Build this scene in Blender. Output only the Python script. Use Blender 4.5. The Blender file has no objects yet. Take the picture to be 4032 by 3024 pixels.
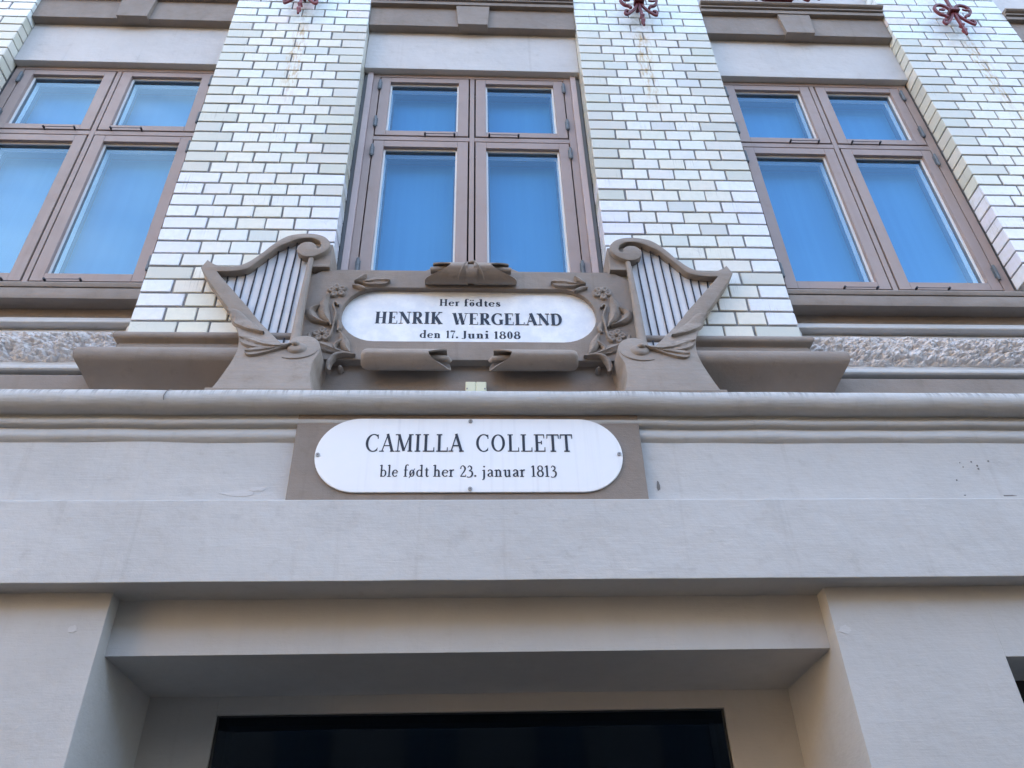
import bpy, bmesh, math, random
from mathutils import Vector, Matrix, noise
from mathutils.geometry import tessellate_polygon
random.seed(7)
R = math.radians
SC = bpy.context.scene
COL = SC.collection

# ------------------------------------------------------------------ camera, sky, sun, exposure
cd = bpy.data.cameras.new('camera'); cam = bpy.data.objects.new('camera', cd); COL.objects.link(cam)
cd.sensor_width = 36.0; cd.lens = 3200 / 4032 * 36.0; cd.clip_end = 500; cd.clip_start = 0.05
r_ = (0.998868870718279, -0.04053790752981629, -0.02485270937129543)
u_ = (-0.004295596216364935, -0.5974604888225943, 0.8018868449781509)
f_ = (0.047355326660640434, 0.8008730500828274, 0.5969588182512201)
cam.matrix_world = Matrix(((r_[0], u_[0], -f_[0], 0.012), (r_[1], u_[1], -f_[1], -2.37),
                           (r_[2], u_[2], -f_[2], 1.6), (0, 0, 0, 1)))
SC.camera = cam
SUN_EL, SUN_ROT = R(24), R(330)
wd = bpy.data.worlds.new('World'); SC.world = wd; wd.use_nodes = True
nt = wd.node_tree
sky = nt.nodes.new('ShaderNodeTexSky'); sky.sky_type = 'NISHITA'; sky.sun_disc = False
sky.sun_elevation = SUN_EL; sky.sun_rotation = SUN_ROT
sky.air_density = 1.0; sky.dust_density = 2.0; sky.ozone_density = 1.0
ADDED_CLOUD_SEED = 40 / 7  # cloud layer added, seed picked so the left window reflects paler
tc = nt.nodes.new('ShaderNodeTexCoord'); cm = nt.nodes.new('ShaderNodeMapping'); cm.inputs['Location'].default_value = (ADDED_CLOUD_SEED, ADDED_CLOUD_SEED * 2, 0); cm.inputs['Scale'].default_value = (1, 1, 1.6)
cn_ = nt.nodes.new('ShaderNodeTexNoise'); cn_.inputs['Scale'].default_value = 1.7; cn_.inputs['Detail'].default_value = 6; cn_.inputs['Roughness'].default_value = .5; cn_.inputs['Distortion'].default_value = .4
cr = nt.nodes.new('ShaderNodeMapRange'); cr.inputs[1].default_value = .45; cr.inputs[2].default_value = .68; cr.inputs[4].default_value = .9
cx_ = nt.nodes.new('ShaderNodeMix'); cx_.data_type = 'RGBA'; cx_.inputs[7].default_value = (3.6, 3.8, 4.1, 1)
nt.links.new(tc.outputs['Generated'], cm.inputs[0]); nt.links.new(cm.outputs[0], cn_.inputs['Vector']); nt.links.new(cn_.outputs['Fac'], cr.inputs[0])
nt.links.new(cr.outputs[0], cx_.inputs[0]); nt.links.new(sky.outputs[0], cx_.inputs[6]); nt.links.new(cx_.outputs[2], nt.nodes['Background'].inputs[0])
nt.nodes['Background'].inputs[1].default_value = 0.13
sd = bpy.data.lights.new('sun', 'SUN'); sd.energy = 3.2; sd.angle = R(0.5); sd.color = (1, .88, .72)
sun = bpy.data.objects.new('sun', sd); COL.objects.link(sun)
sdir = Vector((math.sin(SUN_ROT) * math.cos(SUN_EL), math.cos(SUN_ROT) * math.cos(SUN_EL), math.sin(SUN_EL)))
sun.rotation_euler = sdir.to_track_quat('Z', 'Y').to_euler(); sun.location = (0, 0, 30)
SC.view_settings.view_transform = 'Standard'; SC.view_settings.look = 'None'
SC.view_settings.gamma = 1; SC.view_settings.exposure = 3.25; SC.view_settings.use_curve_mapping = False
SC.cycles.max_bounces = 8; SC.cycles.diffuse_bounces = 4; SC.cycles.glossy_bounces = 4
SC.cycles.transparent_max_bounces = 12

# ------------------------------------------------------------------ materials
def nd(t, typ, **kw):
    n = t.nodes.new(typ)
    for k, v in kw.items():
        if hasattr(n, k): setattr(n, k, v)
        else: n.inputs[k].default_value = v
    return n
def new_mat(name, rough=.7, spec=.4):
    m = bpy.data.materials.new(name); m.use_nodes = True
    t = m.node_tree; b = t.nodes['Principled BSDF']
    b.inputs['Roughness'].default_value = rough; b.inputs['Specular IOR Level'].default_value = spec
    return m, t, b
def mixc(t, fac, a, b, mode='MIX'):
    n = t.nodes.new('ShaderNodeMix'); n.data_type = 'RGBA'; n.blend_type = mode
    for s, v in ((0, fac), (6, a), (7, b)):
        if isinstance(v, bpy.types.NodeSocket): t.links.new(v, n.inputs[s])
        elif s == 0: n.inputs[0].default_value = v
        else: n.inputs[s].default_value = (*v[:3], 1)
    return n.outputs[2]
def mth(t, op, a, b=None, c=None, clamp=False):
    n = t.nodes.new('ShaderNodeMath'); n.operation = op; n.use_clamp = clamp
    for i, v in enumerate((a, b, c)):
        if v is None: continue
        if isinstance(v, bpy.types.NodeSocket): t.links.new(v, n.inputs[i])
        else: n.inputs[i].default_value = v
    return n.outputs[0]
def pos(t, scale=(1, 1, 1)):
    g = t.nodes.new('ShaderNodeNewGeometry'); v = t.nodes.new('ShaderNodeVectorMath'); v.operation = 'MULTIPLY'
    t.links.new(g.outputs['Position'], v.inputs[0]); v.inputs[1].default_value = scale
    return v.outputs[0]
def noi(t, vec, scale, detail=4, rough=.55):
    n = t.nodes.new('ShaderNodeTexNoise'); n.inputs['Scale'].default_value = scale
    n.inputs['Detail'].default_value = detail; n.inputs['Roughness'].default_value = rough
    t.links.new(vec, n.inputs['Vector']); return n.outputs['Fac']
def ramp(t, fac, a, b, lo=0.0, hi=1.0):
    n = t.nodes.new('ShaderNodeMapRange'); n.inputs[1].default_value = a; n.inputs[2].default_value = b
    n.inputs[3].default_value = lo; n.inputs[4].default_value = hi; n.interpolation_type = 'SMOOTHSTEP'
    t.links.new(fac, n.inputs[0]); return n.outputs[0]
def bump(t, b, h, strength, dist, prev=None, radius=None):
    n = t.nodes.new('ShaderNodeBump'); n.inputs['Strength'].default_value = strength
    n.inputs['Distance'].default_value = dist; t.links.new(h, n.inputs['Height'])
    if prev is not None: t.links.new(prev, n.inputs['Normal'])
    elif radius:
        be = t.nodes.new('ShaderNodeBevel'); be.samples = 3; be.inputs['Radius'].default_value = radius
        t.links.new(be.outputs[0], n.inputs['Normal'])
    t.links.new(n.outputs[0], b.inputs['Normal']); return n.outputs[0]

def plaster(name, col, var=.06, rough=.62, fine=.25, coarse=.35, brush=.25, dirt=(.32, .30, .29), dirt_amt=.33, radius=.003, streak=None):
    m, t, b = new_mat(name, rough, .35)
    p = pos(t)
    big = noi(t, p, 2.3, 5, .6); mid = noi(t, p, 17, 5, .6)
    lo = tuple(c * (1 - var) for c in col); hi = tuple(min(1, c * (1 + var)) for c in col)
    c = mixc(t, ramp(t, big, .3, .7), lo, hi)
    c = mixc(t, ramp(t, mid, .56, .8, 0, dirt_amt), c, dirt)
    vs = noi(t, pos(t, (28, 28, .9)), 1, 5, .6)      # rain runs
    c = mixc(t, ramp(t, vs, .56, .78, 0, dirt_amt * .9), c, dirt)
    if streak:
        z0, z1, amt = streak
        s = noi(t, pos(t, (95, 3, 4)), 1, 4, .7)
        g = t.nodes.new('ShaderNodeNewGeometry'); x = t.nodes.new('ShaderNodeSeparateXYZ'); t.links.new(g.outputs['Position'], x.inputs[0])
        k = mth(t, 'MULTIPLY', ramp(t, x.outputs[2], z0, z1, 0, amt), ramp(t, s, .44, .60))
        k = mth(t, 'MULTIPLY', k, ramp(t, noi(t, p, 3.1, 2), .35, .6, .25, 1))
        c = mixc(t, k, c, (.17, .16, .16))
    t.links.new(c, b.inputs['Base Color'])
    n = bump(t, b, noi(t, p, 9, 4, .5), coarse, .02, radius=radius)
    n = bump(t, b, noi(t, pos(t, (14, 40, 150)), 1, 4, .6), brush, .003, n)
    n = bump(t, b, noi(t, p, 260, 3, .6), fine, .002, n)
    t.links.new(ramp(t, mid, .3, .7, rough - .08, rough + .12), b.inputs['Roughness'])
    return m

M = {}
M['plaster'] = plaster('painted_plaster', (.487, .487, .49))
M['cornice'] = plaster('painted_cornice', (.46, .462, .465), brush=.5, fine=.4, streak=(3.160, 3.195, .75), radius=.002)
M['ground_plaster'] = plaster('ground_floor_plaster', (.475, .474, .476), var=.05, dirt_amt=.15)
M['brown'] = plaster('brown_stone_paint', (.25, .21, .182), var=.10, fine=.5, coarse=.4, dirt=(.16, .13, .10), dirt_amt=.35)
M['harp'] = plaster('harp_stone_paint', (.275, .232, .20), var=.10, fine=.6, coarse=.5, dirt=(.17, .13, .10), dirt_amt=.4, radius=.004)
M['carving'] = plaster('carved_stone_paint', (.27, .226, .193), var=.14, fine=.9, coarse=.9, dirt=(.14, .11, .085), dirt_amt=.6, radius=.002)
M['lintel'] = plaster('lintel_paint', (.515, .505, .505), var=.05)
M['window_paint'] = plaster('window_brown_paint', (.335, .262, .24), var=.05, rough=.42, fine=.05, coarse=.05, brush=.12, dirt=(.2, .13, .11), dirt_amt=.2, radius=.0015)
M['strip_paint'] = plaster('lining_pink_paint', (.47, .39, .39), var=.04, rough=.5, fine=.08, coarse=.08)
M['sealant'] = plaster('grey_sealant', (.17, .18, .19), fine=.2, coarse=.2)
M['white_paint'] = plaster('white_bead_paint', (.78, .79, .80), var=.04, rough=.4, fine=.03, coarse=.05, brush=.05, dirt_amt=.1, radius=.001)
M['inner_shade'] = plaster('shaded_inner_paint', (.045, .06, .085), var=.05, rough=.5, dirt_amt=.1)  # inner frames coloured dark to stand in for shade behind the panes
M['string_board'] = plaster('white_string_board', (.66, .68, .73), var=.05, fine=.35, coarse=.3, dirt=(.4, .42, .45), dirt_amt=.25, radius=.001)
M['rough'] = plaster('rough_hewn_stone', (.62, .60, .60), var=.10, fine=.8, coarse=.5, dirt=(.42, .36, .31), dirt_amt=.45, radius=.001)
M['chip'] = plaster('bare_chip', (.17, .16, .155), dirt_amt=.1, radius=.0005)
M['touchup'] = plaster('touch_up_paint', (.53, .53, .54), var=.03, dirt_amt=.05, radius=.0005)
M['red_iron'] = plaster('dark_red_iron', (.15, .022, .026), var=.2, rough=.38, fine=.25, coarse=.2, dirt=(.05, .02, .018), dirt_amt=.5, radius=.001)
M['steel'] = plaster('grey_hinge_steel', (.13, .15, .17), var=.15, rough=.42, fine=.2, coarse=.1, dirt=(.06, .05, .05), dirt_amt=.5, radius=.001)
M['black'] = plaster('black_string_paint', (.018, .018, .03), var=.1, rough=.4, fine=.1, coarse=.1, dirt=(.05, .05, .06), dirt_amt=.3, radius=.001)
M['ink'] = new_mat('black_lettering', .35, .4)[0]; M['ink'].node_tree.nodes['Principled BSDF'].inputs['Base Color'].default_value = (.012, .014, .028, 1)
M['cream_plastic'] = plaster('cream_plastic', (.66, .67, .50), var=.02, rough=.35, fine=.02, coarse=.03, brush=.02, dirt_amt=.08, radius=.002)
M['screw'] = plaster('screw_metal', (.33, .34, .36), rough=.35, fine=.05, coarse=.05, radius=.0005)
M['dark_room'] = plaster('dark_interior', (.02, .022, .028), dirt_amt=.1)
M['dark_frame'] = plaster('dark_door_frame', (.03, .032, .036), rough=.4, dirt_amt=.1)
M['asphalt'] = plaster('street_paving', (.062, .046, .03), var=.12, rough=.8, fine=.6)
M['far_wall'] = plaster('ochre_bounce_wall', (.62, .43, .22), var=.08, dirt_amt=.2)
M['far_dark'] = plaster('dark_blocker_wall', (.075, .068, .06), var=.1, dirt_amt=.2)
M['far_glass'] = new_mat('far_window_glass', .08, .5)[0]; M['far_glass'].node_tree.nodes['Principled BSDF'].inputs['Base Color'].default_value = (.03, .04, .05, 1)

def marble():
    m, t, b = new_mat('white_marble', .32, .5)
    p = pos(t)
    c = mixc(t, ramp(t, noi(t, p, 13, 6, .65), .35, .7), (.70, .735, .80), (.84, .86, .88))
    c = mixc(t, ramp(t, noi(t, p, 42, 5, .6), .62, .74, 0, .35), c, (.45, .43, .50))
    c = mixc(t, ramp(t, noi(t, pos(t, (1, 1, 1.6)), 90, 3, .5), .70, .78, 0, .5), c, (.36, .33, .38))
    t.links.new(c, b.inputs['Base Color']); bump(t, b, noi(t, p, 120, 4), .12, .002, radius=.001)
    return m
M['marble'] = marble()
def enamel():
    m, t, b = new_mat('white_enamel', .22, .5)
    c = mixc(t, ramp(t, noi(t, pos(t, (55, 4, 1.2)), 1, 4, .6), .52, .8, 0, .3), (.80, .82, .86), (.62, .63, .68))
    t.links.new(c, b.inputs['Base Color'])
    bump(t, b, noi(t, pos(t), 6, 2), .05, .01, radius=.0015)
    return m
M['enamel'] = enamel()

def brick_mat():
    m, t, b = new_mat('glazed_brick', .14, .5)
    oi = t.nodes.new('ShaderNodeObjectInfo'); p = pos(t)
    g = t.nodes.new('ShaderNodeNewGeometry'); x = t.nodes.new('ShaderNodeSeparateXYZ'); t.links.new(g.outputs['Position'], x.inputs[0])
    c = mixc(t, ramp(t, noi(t, p, 38, 4, .6), .3, .75, 0, .35), oi.outputs['Color'], (.60, .60, .53))
    # grime runs on the duller bricks
    run = noi(t, pos(t, (150, 60, 5)), 1, 4, .65)
    c = mixc(t, mth(t, 'MULTIPLY', ramp(t, run, .55, .68, 0, .55), ramp(t, noi(t, p, 7, 3), .48, .66)), c, (.36, .34, .29))
    vo = t.nodes.new('ShaderNodeTexVoronoi'); vo.feature = 'DISTANCE_TO_EDGE'; vo.inputs['Scale'].default_value = 26
    t.links.new(pos(t, (1, 1, .8)), vo.inputs['Vector'])
    c = mixc(t, mth(t, 'MULTIPLY', ramp(t, vo.outputs['Distance'], .0, .018, .4, 0), ramp(t, noi(t, p, 6, 2), .55, .65)), c, (.40, .39, .35))
    # rust runs below the iron ties: centred on every pilaster, about z 5.2 to 5.75
    ax = mth(t, 'ABSOLUTE', x.outputs[0])
    for cx in (.905, 2.74):
        dx = mth(t, 'ABSOLUTE', mth(t, 'SUBTRACT', ax, cx))
        wob = mth(t, 'MULTIPLY', noi(t, pos(t, (9, 1, 9)), 1, 3), .07)
        k = ramp(t, mth(t, 'SUBTRACT', dx, wob), -.02, .02, 1, 0)
        kz = mth(t, 'MULTIPLY', ramp(t, x.outputs[2], 4.95, 5.35, 0, 1), ramp(t, x.outputs[2], 5.70, 5.78, 1, 0))
        kk = mth(t, 'MULTIPLY', mth(t, 'MULTIPLY', k, kz), ramp(t, noi(t, pos(t, (60, 20, 14)), 1, 4, .65), .42, .64, 0, .85))
        c = mixc(t, kk, c, (.50, .34, .13))
        kd = mth(t, 'MULTIPLY', ramp(t, dx, .0, .09, 1, 0), mth(t, 'MULTIPLY', ramp(t, x.outputs[2], 5.66, 5.8, 0, 1), ramp(t, noi(t, pos(t, (30, 10, 20)), 1, 4, .6), .42, .65, 0, .5)))
        c = mixc(t, kd, c, (.38, .40, .36))
    t.links.new(c, b.inputs['Base Color'])
    n = bump(t, b, noi(t, p, 14, 3), .12, .01, radius=.0025)
    n = bump(t, b, noi(t, p, 90, 3), .06, .003, n)
    t.links.new(ramp(t, noi(t, p, 30, 3), .3, .7, .10, .26), b.inputs['Roughness'])
    return m
M['brick'] = brick_mat()
M['mortar'] = plaster('dark_mortar', (.18, .18, .185), var=.25, fine=.9, coarse=.6, dirt=(.05, .05, .055), dirt_amt=.5)

def glass_mat(name, tint, refl, trans=(.75, .85, .92)):
    m = bpy.data.materials.new(name); m.use_nodes = True; t = m.node_tree
    t.nodes.remove(t.nodes['Principled BSDF'])
    gl = nd(t, 'ShaderNodeBsdfGlossy', Color=(*tint, 1), Roughness=.02); tr = nd(t, 'ShaderNodeBsdfTransparent', Color=(*trans, 1))
    fr = nd(t, 'ShaderNodeFresnel', IOR=1.5)
    mx = t.nodes.new('ShaderNodeMixShader')
    ge = t.nodes.new('ShaderNodeNewGeometry'); k = mth(t, 'ADD', mth(t, 'MULTIPLY', fr.outputs[0], 1.1), refl, clamp=True)
    t.links.new(mth(t, 'MULTIPLY', k, mth(t, 'SUBTRACT', 1.0, ge.outputs['Backfacing'])), mx.inputs[0])
    bp = nd(t, 'ShaderNodeBump', Strength=.04, Distance=.02); t.links.new(noi(t, pos(t), 3.5, 2), bp.inputs['Height']); t.links.new(bp.outputs[0], gl.inputs['Normal'])
    t.links.new(tr.outputs[0], mx.inputs[1]); t.links.new(gl.outputs[0], mx.inputs[2]); t.links.new(mx.outputs[0], t.nodes['Material Output'].inputs[0])
    return m
M['glass'] = glass_mat('blue_coated_glass', (.46, .73, .95), .085, (.88, .95, .98))
M['door_glass'] = glass_mat('dark_door_glass', (.4, .6, .9), .0, (.2, .24, .3))
def blind_mat():
    m, t, b = new_mat('blue_blind', .8, .2)
    c = mixc(t, ramp(t, noi(t, pos(t, (30, 1, .8)), 1, 4, .6), .3, .75), (.06, .22, .44), (.07, .245, .47))
    c = mixc(t, ramp(t, noi(t, pos(t), 1.3, 2), .35, .7, 0, .3), c, (.12, .33, .56))
    t.links.new(c, b.inputs['Base Color']); return m
M['blind'] = blind_mat()

# ------------------------------------------------------------------ builders
WL = {}
def tag(o, label, cat, group=None):
    o['label'] = label; o['category'] = cat
    if group: o['group'] = group
def thing(name, label, cat, loc, group=None):
    o = bpy.data.objects.new(name, None); COL.objects.link(o); o.location = loc; o.empty_display_size = .1
    WL[o.name] = Vector(loc); tag(o, label, cat, group); return o
def finish(bm, name, mat, parent=None, smooth=None, loc=None, bevel=0, seg=2):
    base = WL[parent.name] if parent is not None else Vector(loc or (0, 0, 0))
    for v in bm.verts: v.co -= base
    bmesh.ops.recalc_face_normals(bm, faces=bm.faces)
    me = bpy.data.meshes.new(name); bm.to_mesh(me); bm.free()
    if mat: me.materials.append(mat)
    o = bpy.data.objects.new(name, me); COL.objects.link(o)
    if parent is not None: o.parent = parent
    else: o.location = base
    WL[o.name] = base
    if bevel:
        b = o.modifiers.new('bevel', 'BEVEL'); b.width = bevel; b.segments = seg; b.limit_method = 'ANGLE'; b.angle_limit = R(40)
    if smooth:
        for p in me.polygons: p.use_smooth = True
        if smooth != True: me.set_sharp_from_angle(angle=R(smooth))
    return o
def box_bm(bm, x0, x1, y0, y1, z0, z1, m=None):
    vs = [bm.verts.new((x, y, z)) for x in (x0, x1) for y in (y0, y1) for z in (z0, z1)]
    if m is not None:
        for v in vs: v.co = m @ v.co
    for f in ((0, 1, 3, 2), (4, 6, 7, 5), (0, 4, 5, 1), (2, 3, 7, 6), (0, 2, 6, 4), (1, 5, 7, 3)):
        bm.faces.new([vs[i] for i in f])
    return vs
def box(name, a, mat, parent=None, bevel=0, loc=None):
    bm = bmesh.new(); box_bm(bm, *a); return finish(bm, name, mat, parent, bevel=bevel, loc=loc)
def wob(v, amp, sc=3.0, off=0.0):
    n = noise.noise_vector(Vector((v.x * sc + off, v.y * sc, v.z * sc)))
    return Vector((0, n.y, n.z)) * amp
def run_x(bm, prof, x0, x1, step=.04, amp=.0008, off=0.0):
    """sweep a (y, z) profile along x with slight unevenness"""
    n = max(1, int(abs(x1 - x0) / step)); rows = []
    for i in range(n + 1):
        x = x0 + (x1 - x0) * i / n; row = []
        for (y, z) in prof:
            v = Vector((x, y, z)); row.append(bm.verts.new(v + wob(v, amp, 4, off)))
        rows.append(row)
    for a, b in zip(rows, rows[1:]):
        for i in range(len(prof) - 1): bm.faces.new((a[i], a[i + 1], b[i + 1], b[i]))
    for r in (rows[0], rows[-1]):
        try: bm.faces.new(r)
        except Exception: pass
def arc(cy, cz, r, a0, a1, n=8):
    return [(cy + r * math.cos(R(a0 + (a1 - a0) * i / n)), cz + r * math.sin(R(a0 + (a1 - a0) * i / n))) for i in range(n + 1)]
def wrap_profile(bm, x0, x1, prof, yb=.2, left=True, right=True):
    """profile [(p, z)]: projection p in front of the pilaster face, mitred round its corners"""
    rows = []
    for q in prof:
        p, z = q[:2]; f = q[2] if len(q) > 2 else p
        pts = []
        if left: pts += [(x0 - p, yb), (x0 - p, -f)]
        else: pts += [(x0, -f)]
        if right: pts += [(x1 + p, -f), (x1 + p, yb)]
        else: pts += [(x1, -f)]
        rows.append([bm.verts.new((x, y, z)) for x, y in pts])
    for a, b in zip(rows, rows[1:]):
        for i in range(len(a) - 1): bm.faces.new((a[i], a[i + 1], b[i + 1], b[i]))
def tube(bm, pts, rad, n=8, square=False, cap=True):
    """sweep a round or square bar along points (rad: number or list)"""
    P = [Vector(p) for p in pts]; rings = []; up = Vector((0, 1, 0))
    for i, p in enumerate(P):
        d = (P[min(i + 1, len(P) - 1)] - P[max(i - 1, 0)]).normalized()
        s = d.cross(up); s = s.normalized() if s.length > 1e-4 else Vector((1, 0, 0)); w = s.cross(d).normalized()
        r = rad[i] if isinstance(rad, (list, tuple)) else rad
        k = 4 if square else n; ring = []
        for j in range(k):
            a = 2 * math.pi * (j + (.5 if square else 0)) / k
            ring.append(bm.verts.new(p + s * math.cos(a) * r + w * math.sin(a) * r * (1.0)))
        rings.append(ring)
    for a, b in zip(rings, rings[1:]):
        for j in range(len(a)): bm.faces.new((a[j], a[(j + 1) % len(a)], b[(j + 1) % len(a)], b[j]))
    if cap:
        bm.faces.new(rings[0]); bm.faces.new(list(reversed(rings[-1])))
def crom(pts, n=6, closed=False):
    out = []; N = len(pts); rng = range(N if closed else N - 1)
    for i in rng:
        g = lambda k: pts[k % N] if closed else pts[max(0, min(N - 1, k))]
        p0, p1, p2, p3 = g(i - 1), g(i), g(i + 1), g(i + 2)
        for j in range(n):
            t = j / n
            out.append(tuple(.5 * (2 * b + (c - a) * t + (2 * a - 5 * b + 4 * c - d) * t * t + (3 * b - a - 3 * c + d) * t ** 3)
                             for a, b, c, d in zip(p0, p1, p2, p3)))
    if not closed: out.append(tuple(pts[-1]))
    return out

# ------------------------------------------------------------------ ground, building mass, added house fronts opposite
st = box('street', (-60, 60, -14.5, 3, -.3, 0), M['asphalt'], loc=(0, -5, 0)); st['kind'] = 'structure'
core = thing('building_core', 'plain building mass behind the white brick and plaster front', 'building', (0, 4, 0))
box('upper_wall', (-20, 30, .26, 9, 3.0, 14), M['ground_plaster'], core)
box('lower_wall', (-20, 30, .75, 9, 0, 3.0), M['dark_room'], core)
def added_house(x0, x1, h, mat, label):
    t = thing('added_house', label, 'house', ((x0 + x1) / 2, -14.5, 0), 'added house fronts across the street')
    box('wall', (x0, x1, -24, -14.5, 0, h), mat, t)
    for k in range(int((h - 1) // 3.2)):
        for i in range(int((x1 - x0) // 2.6)):
            x = x0 + 1.3 + i * 2.6
            w = box('window_frame', (x - .55, x + .55, -14.52, -14.46, 1.0 + k * 3.2, 2.8 + k * 3.2), M['white_paint'] if mat is M['far_wall'] else M['dark_frame'], t)
            for s in (-1, 1):
                xa, xb = sorted((x + s * .04, x + s * .48)); box('pane', (xa, xb, -14.47, -14.45, 1.08 + k * 3.2, 2.72 + k * 3.2), M['far_glass'], w)
added_house(-48, -17, 11.5, M['far_wall'], 'unseen long ochre house across the street, added to bounce warm sunlight')  # out of view, put in so its sunlit wall throws warm light back
added_house(-12.5, 30, 11, M['far_dark'], 'unseen long dark house across the street, added to block low sky light')  # out of view, put in to cut off light from the low sky

# ------------------------------------------------------------------ ground floor
gw = thing('ground_floor_wall', 'pale grey plaster ground floor wall on both sides of the deep doorway', 'wall', (0, 0, 0))
for a in ((-9, -1.0245, -.086, .75, 0, 2.60), (1.066, 1.545, -.086, .75, 0, 2.60), (1.545, 2.9, -.086, .75, 2.3317, 2.60), (2.9, 9, -.086, .75, 0, 2.60), (1.545, 2.9, -.086, .75, 0, .9)):
    box('wall_panel', a, M['ground_plaster'], gw)
def blob(cx, cz, rx, rz, y, seed, n=14, th=.0012):
    rnd = random.Random(seed); bm = bmesh.new()
    f = [bm.verts.new((cx + rx * math.cos(2 * math.pi * i / n) * rnd.uniform(.6, 1.1), y - th, cz + rz * math.sin(2 * math.pi * i / n) * rnd.uniform(.6, 1.1))) for i in range(n)]
    fc = bm.faces.new(f); r = bmesh.ops.extrude_face_region(bm, geom=[fc])
    for v in r['geom']:
        if isinstance(v, bmesh.types.BMVert): v.co.y += th
    return bm
finish(blob(-1.106, 2.4385, .014, .013, -.086, 3), 'paint_patch', M['touchup'], gw)
finish(blob(1.096, 2.416, .022, .014, -.086, 4), 'paint_patch', M['touchup'], gw)

dr = thing('doorway', 'deep plaster doorway recess with flat soffit under the wide band', 'doorway', (0.02, .2, 0))
box('fascia', (-1.0245, 1.066, -.0265, .379, 2.3812, 2.58), M['ground_plaster'], dr)
for a in ((-1.0245, -.803, .379, .6, 0, 2.3812), (.8405, 1.066, .379, .6, 0, 2.3812), (-.803, .8405, .379, .6, 2.3248, 2.3812)):
    box('back_panel', a, M['ground_plaster'], dr)
gd = thing('entrance_door', 'dark glazed entrance door set at the back of the plaster recess', 'door', (0.02, .45, 0))
for a in ((-.803, -.795, .388, .5, 0, 2.3248), (.8325, .8405, .388, .5, 0, 2.3248), (-.795, .8325, .388, .5, 2.3199, 2.3248), (-.785, .8225, .41, .5, 1.93, 2.0), (-.02, .03, .41, .5, 0, 1.93)):
    box('door_frame', a, M['dark_frame'], gd, .002)
box('glass_pane', (-.795, .8325, .392, .400, 2.0, 2.3199), M['door_glass'], gd)
box('door_glass', (-.785, -.02, .392, .400, .05, 1.93), M['door_glass'], gd)
box('door_glass', (.03, .8225, .392, .400, .05, 1.93), M['door_glass'], gd)

gfw = thing('ground_floor_window', 'dark ground floor window cut into the wall at the lower right edge', 'window', (2.2, .15, .9))
for a in ((1.545, 1.583, .145, .22, .9, 2.3317), (1.583, 2.86, .145, .22, 2.2823, 2.3317), (2.86, 2.9, .145, .22, .9, 2.3317), (1.583, 2.86, .145, .22, .9, .95)):
    box('window_frame', a, M['dark_frame'], gfw, .003)
box('glass_pane', (1.583, 2.86, .175, .181, .95, 2.2823), M['door_glass'], gfw)
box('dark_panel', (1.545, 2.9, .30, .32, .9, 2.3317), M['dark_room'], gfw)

# ------------------------------------------------------------------ band, frieze, cornice
bd = thing('plaster_band', 'wide smooth light grey plaster band projecting above the doorway', 'wall band', (0, 0, 2.56))
bm = bmesh.new(); run_x(bm, [(.2, 2.5453), (-.1555, 2.5453), (-.157, 2.547), (-.157, 2.8055), (-.154, 2.8084), (.2, 2.8084)], -7, 7, .06, .0012)
finish(bm, 'band', M['plaster'], bd, smooth=30)
fz = thing('frieze', 'flat light plaster frieze with small paint chips behind the lower plaque', 'frieze', (0, 0, 2.83))
bm = bmesh.new(); run_x(bm, [(.2, 2.80), (-.13, 2.8005), (-.13, 3.06), (.2, 3.065)], -7, 7, .06, .0012, 5)
finish(bm, 'frieze_panel', M['plaster'], fz, smooth=30)
for i, (cx, cz, rx, rz) in enumerate([(-1.9937, 2.8288, .016, .006), (-2.0283, 2.8436, .004, .004), (-1.8309, 2.8762, .004, .004), (-1.8062, 2.8259, .003, .003), (0.5991, 2.8683, .006, .02), (1.6532, 2.9571, .003, .003),
                                      (1.668, 2.9423, .003, .004), (1.6187, 2.9374, .002, .002), (1.7124, 2.9601, .004, .003), (1.5792, 2.888, .003, .003), (1.668, 2.9305, .003, .003), (1.6137, 2.9542, .002, .002)]):
    finish(blob(cx, cz, rx, rz, -.1305, 20 + i, 9), 'paint_chip', M['chip'], fz)
for i, (cx, cz, rx, rz) in enumerate([(1.711, 2.8155, .028, .0028), (1.5676, 2.8175, .004, .002), (2.0077, 2.8165, .005, .003)]):
    finish(blob(cx, cz, rx, rz, -.1575, 40 + i, 11), 'paint_chip', M['chip'], bd)
for i, (cx, cz, rx, rz) in enumerate([(-0.7106, 2.8456, .055, .012), (-0.6514, 2.8594, .03, .008), (-1.9049, 2.8199, .11, .008), (-1.7174, 2.8239, .08, .008)]):
    finish(blob(cx, cz, rx, rz, -.1305, 50 + i, 12, .0006), 'paint_patch', M['touchup'], fz)

cn = thing('cornice', 'long grey moulded cornice with a fat roll that the harps stand on', 'cornice', (0, -.1, 3.05))
prof = [(.25, 3.03)] + [(-0.13, 3.0308), (-0.1345, 3.036), (-0.1405, 3.0429), (-0.143, 3.0507), (-0.142, 3.0587), (-0.1385, 3.0686), (-0.1335, 3.0765), (-0.1325, 3.0829), (-0.1395, 3.0849), (-0.1465, 3.0883), (-0.151, 3.0942), (-0.1515, 3.1021), (-0.1475, 3.111), (-0.1425, 3.1179), (-0.1445, 3.1262)]
prof = prof + [(-.158 + .0425 * math.cos(R(a)), 3.1665 + .0425 * math.sin(R(a))) for a in range(-60 + 360, 89, -12)] + [(-.158, 3.209), (.25, 3.212)]
bm = bmesh.new(); run_x(bm, prof, -7, 7, .035, .0032, 9)
finish(bm, 'moulding', M['cornice'], cn, smooth=35)
# crack in the cornice left of the plaques
bm = bmesh.new(); tube(bm, [(-.975, -.184, 3.203), (-.983, -.198, 3.185), (-.987, -.2015, 3.165), (-.985, -.198, 3.150)], .0014, 5)
finish(bm, 'hairline_crack', M['chip'], cn)

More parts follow.
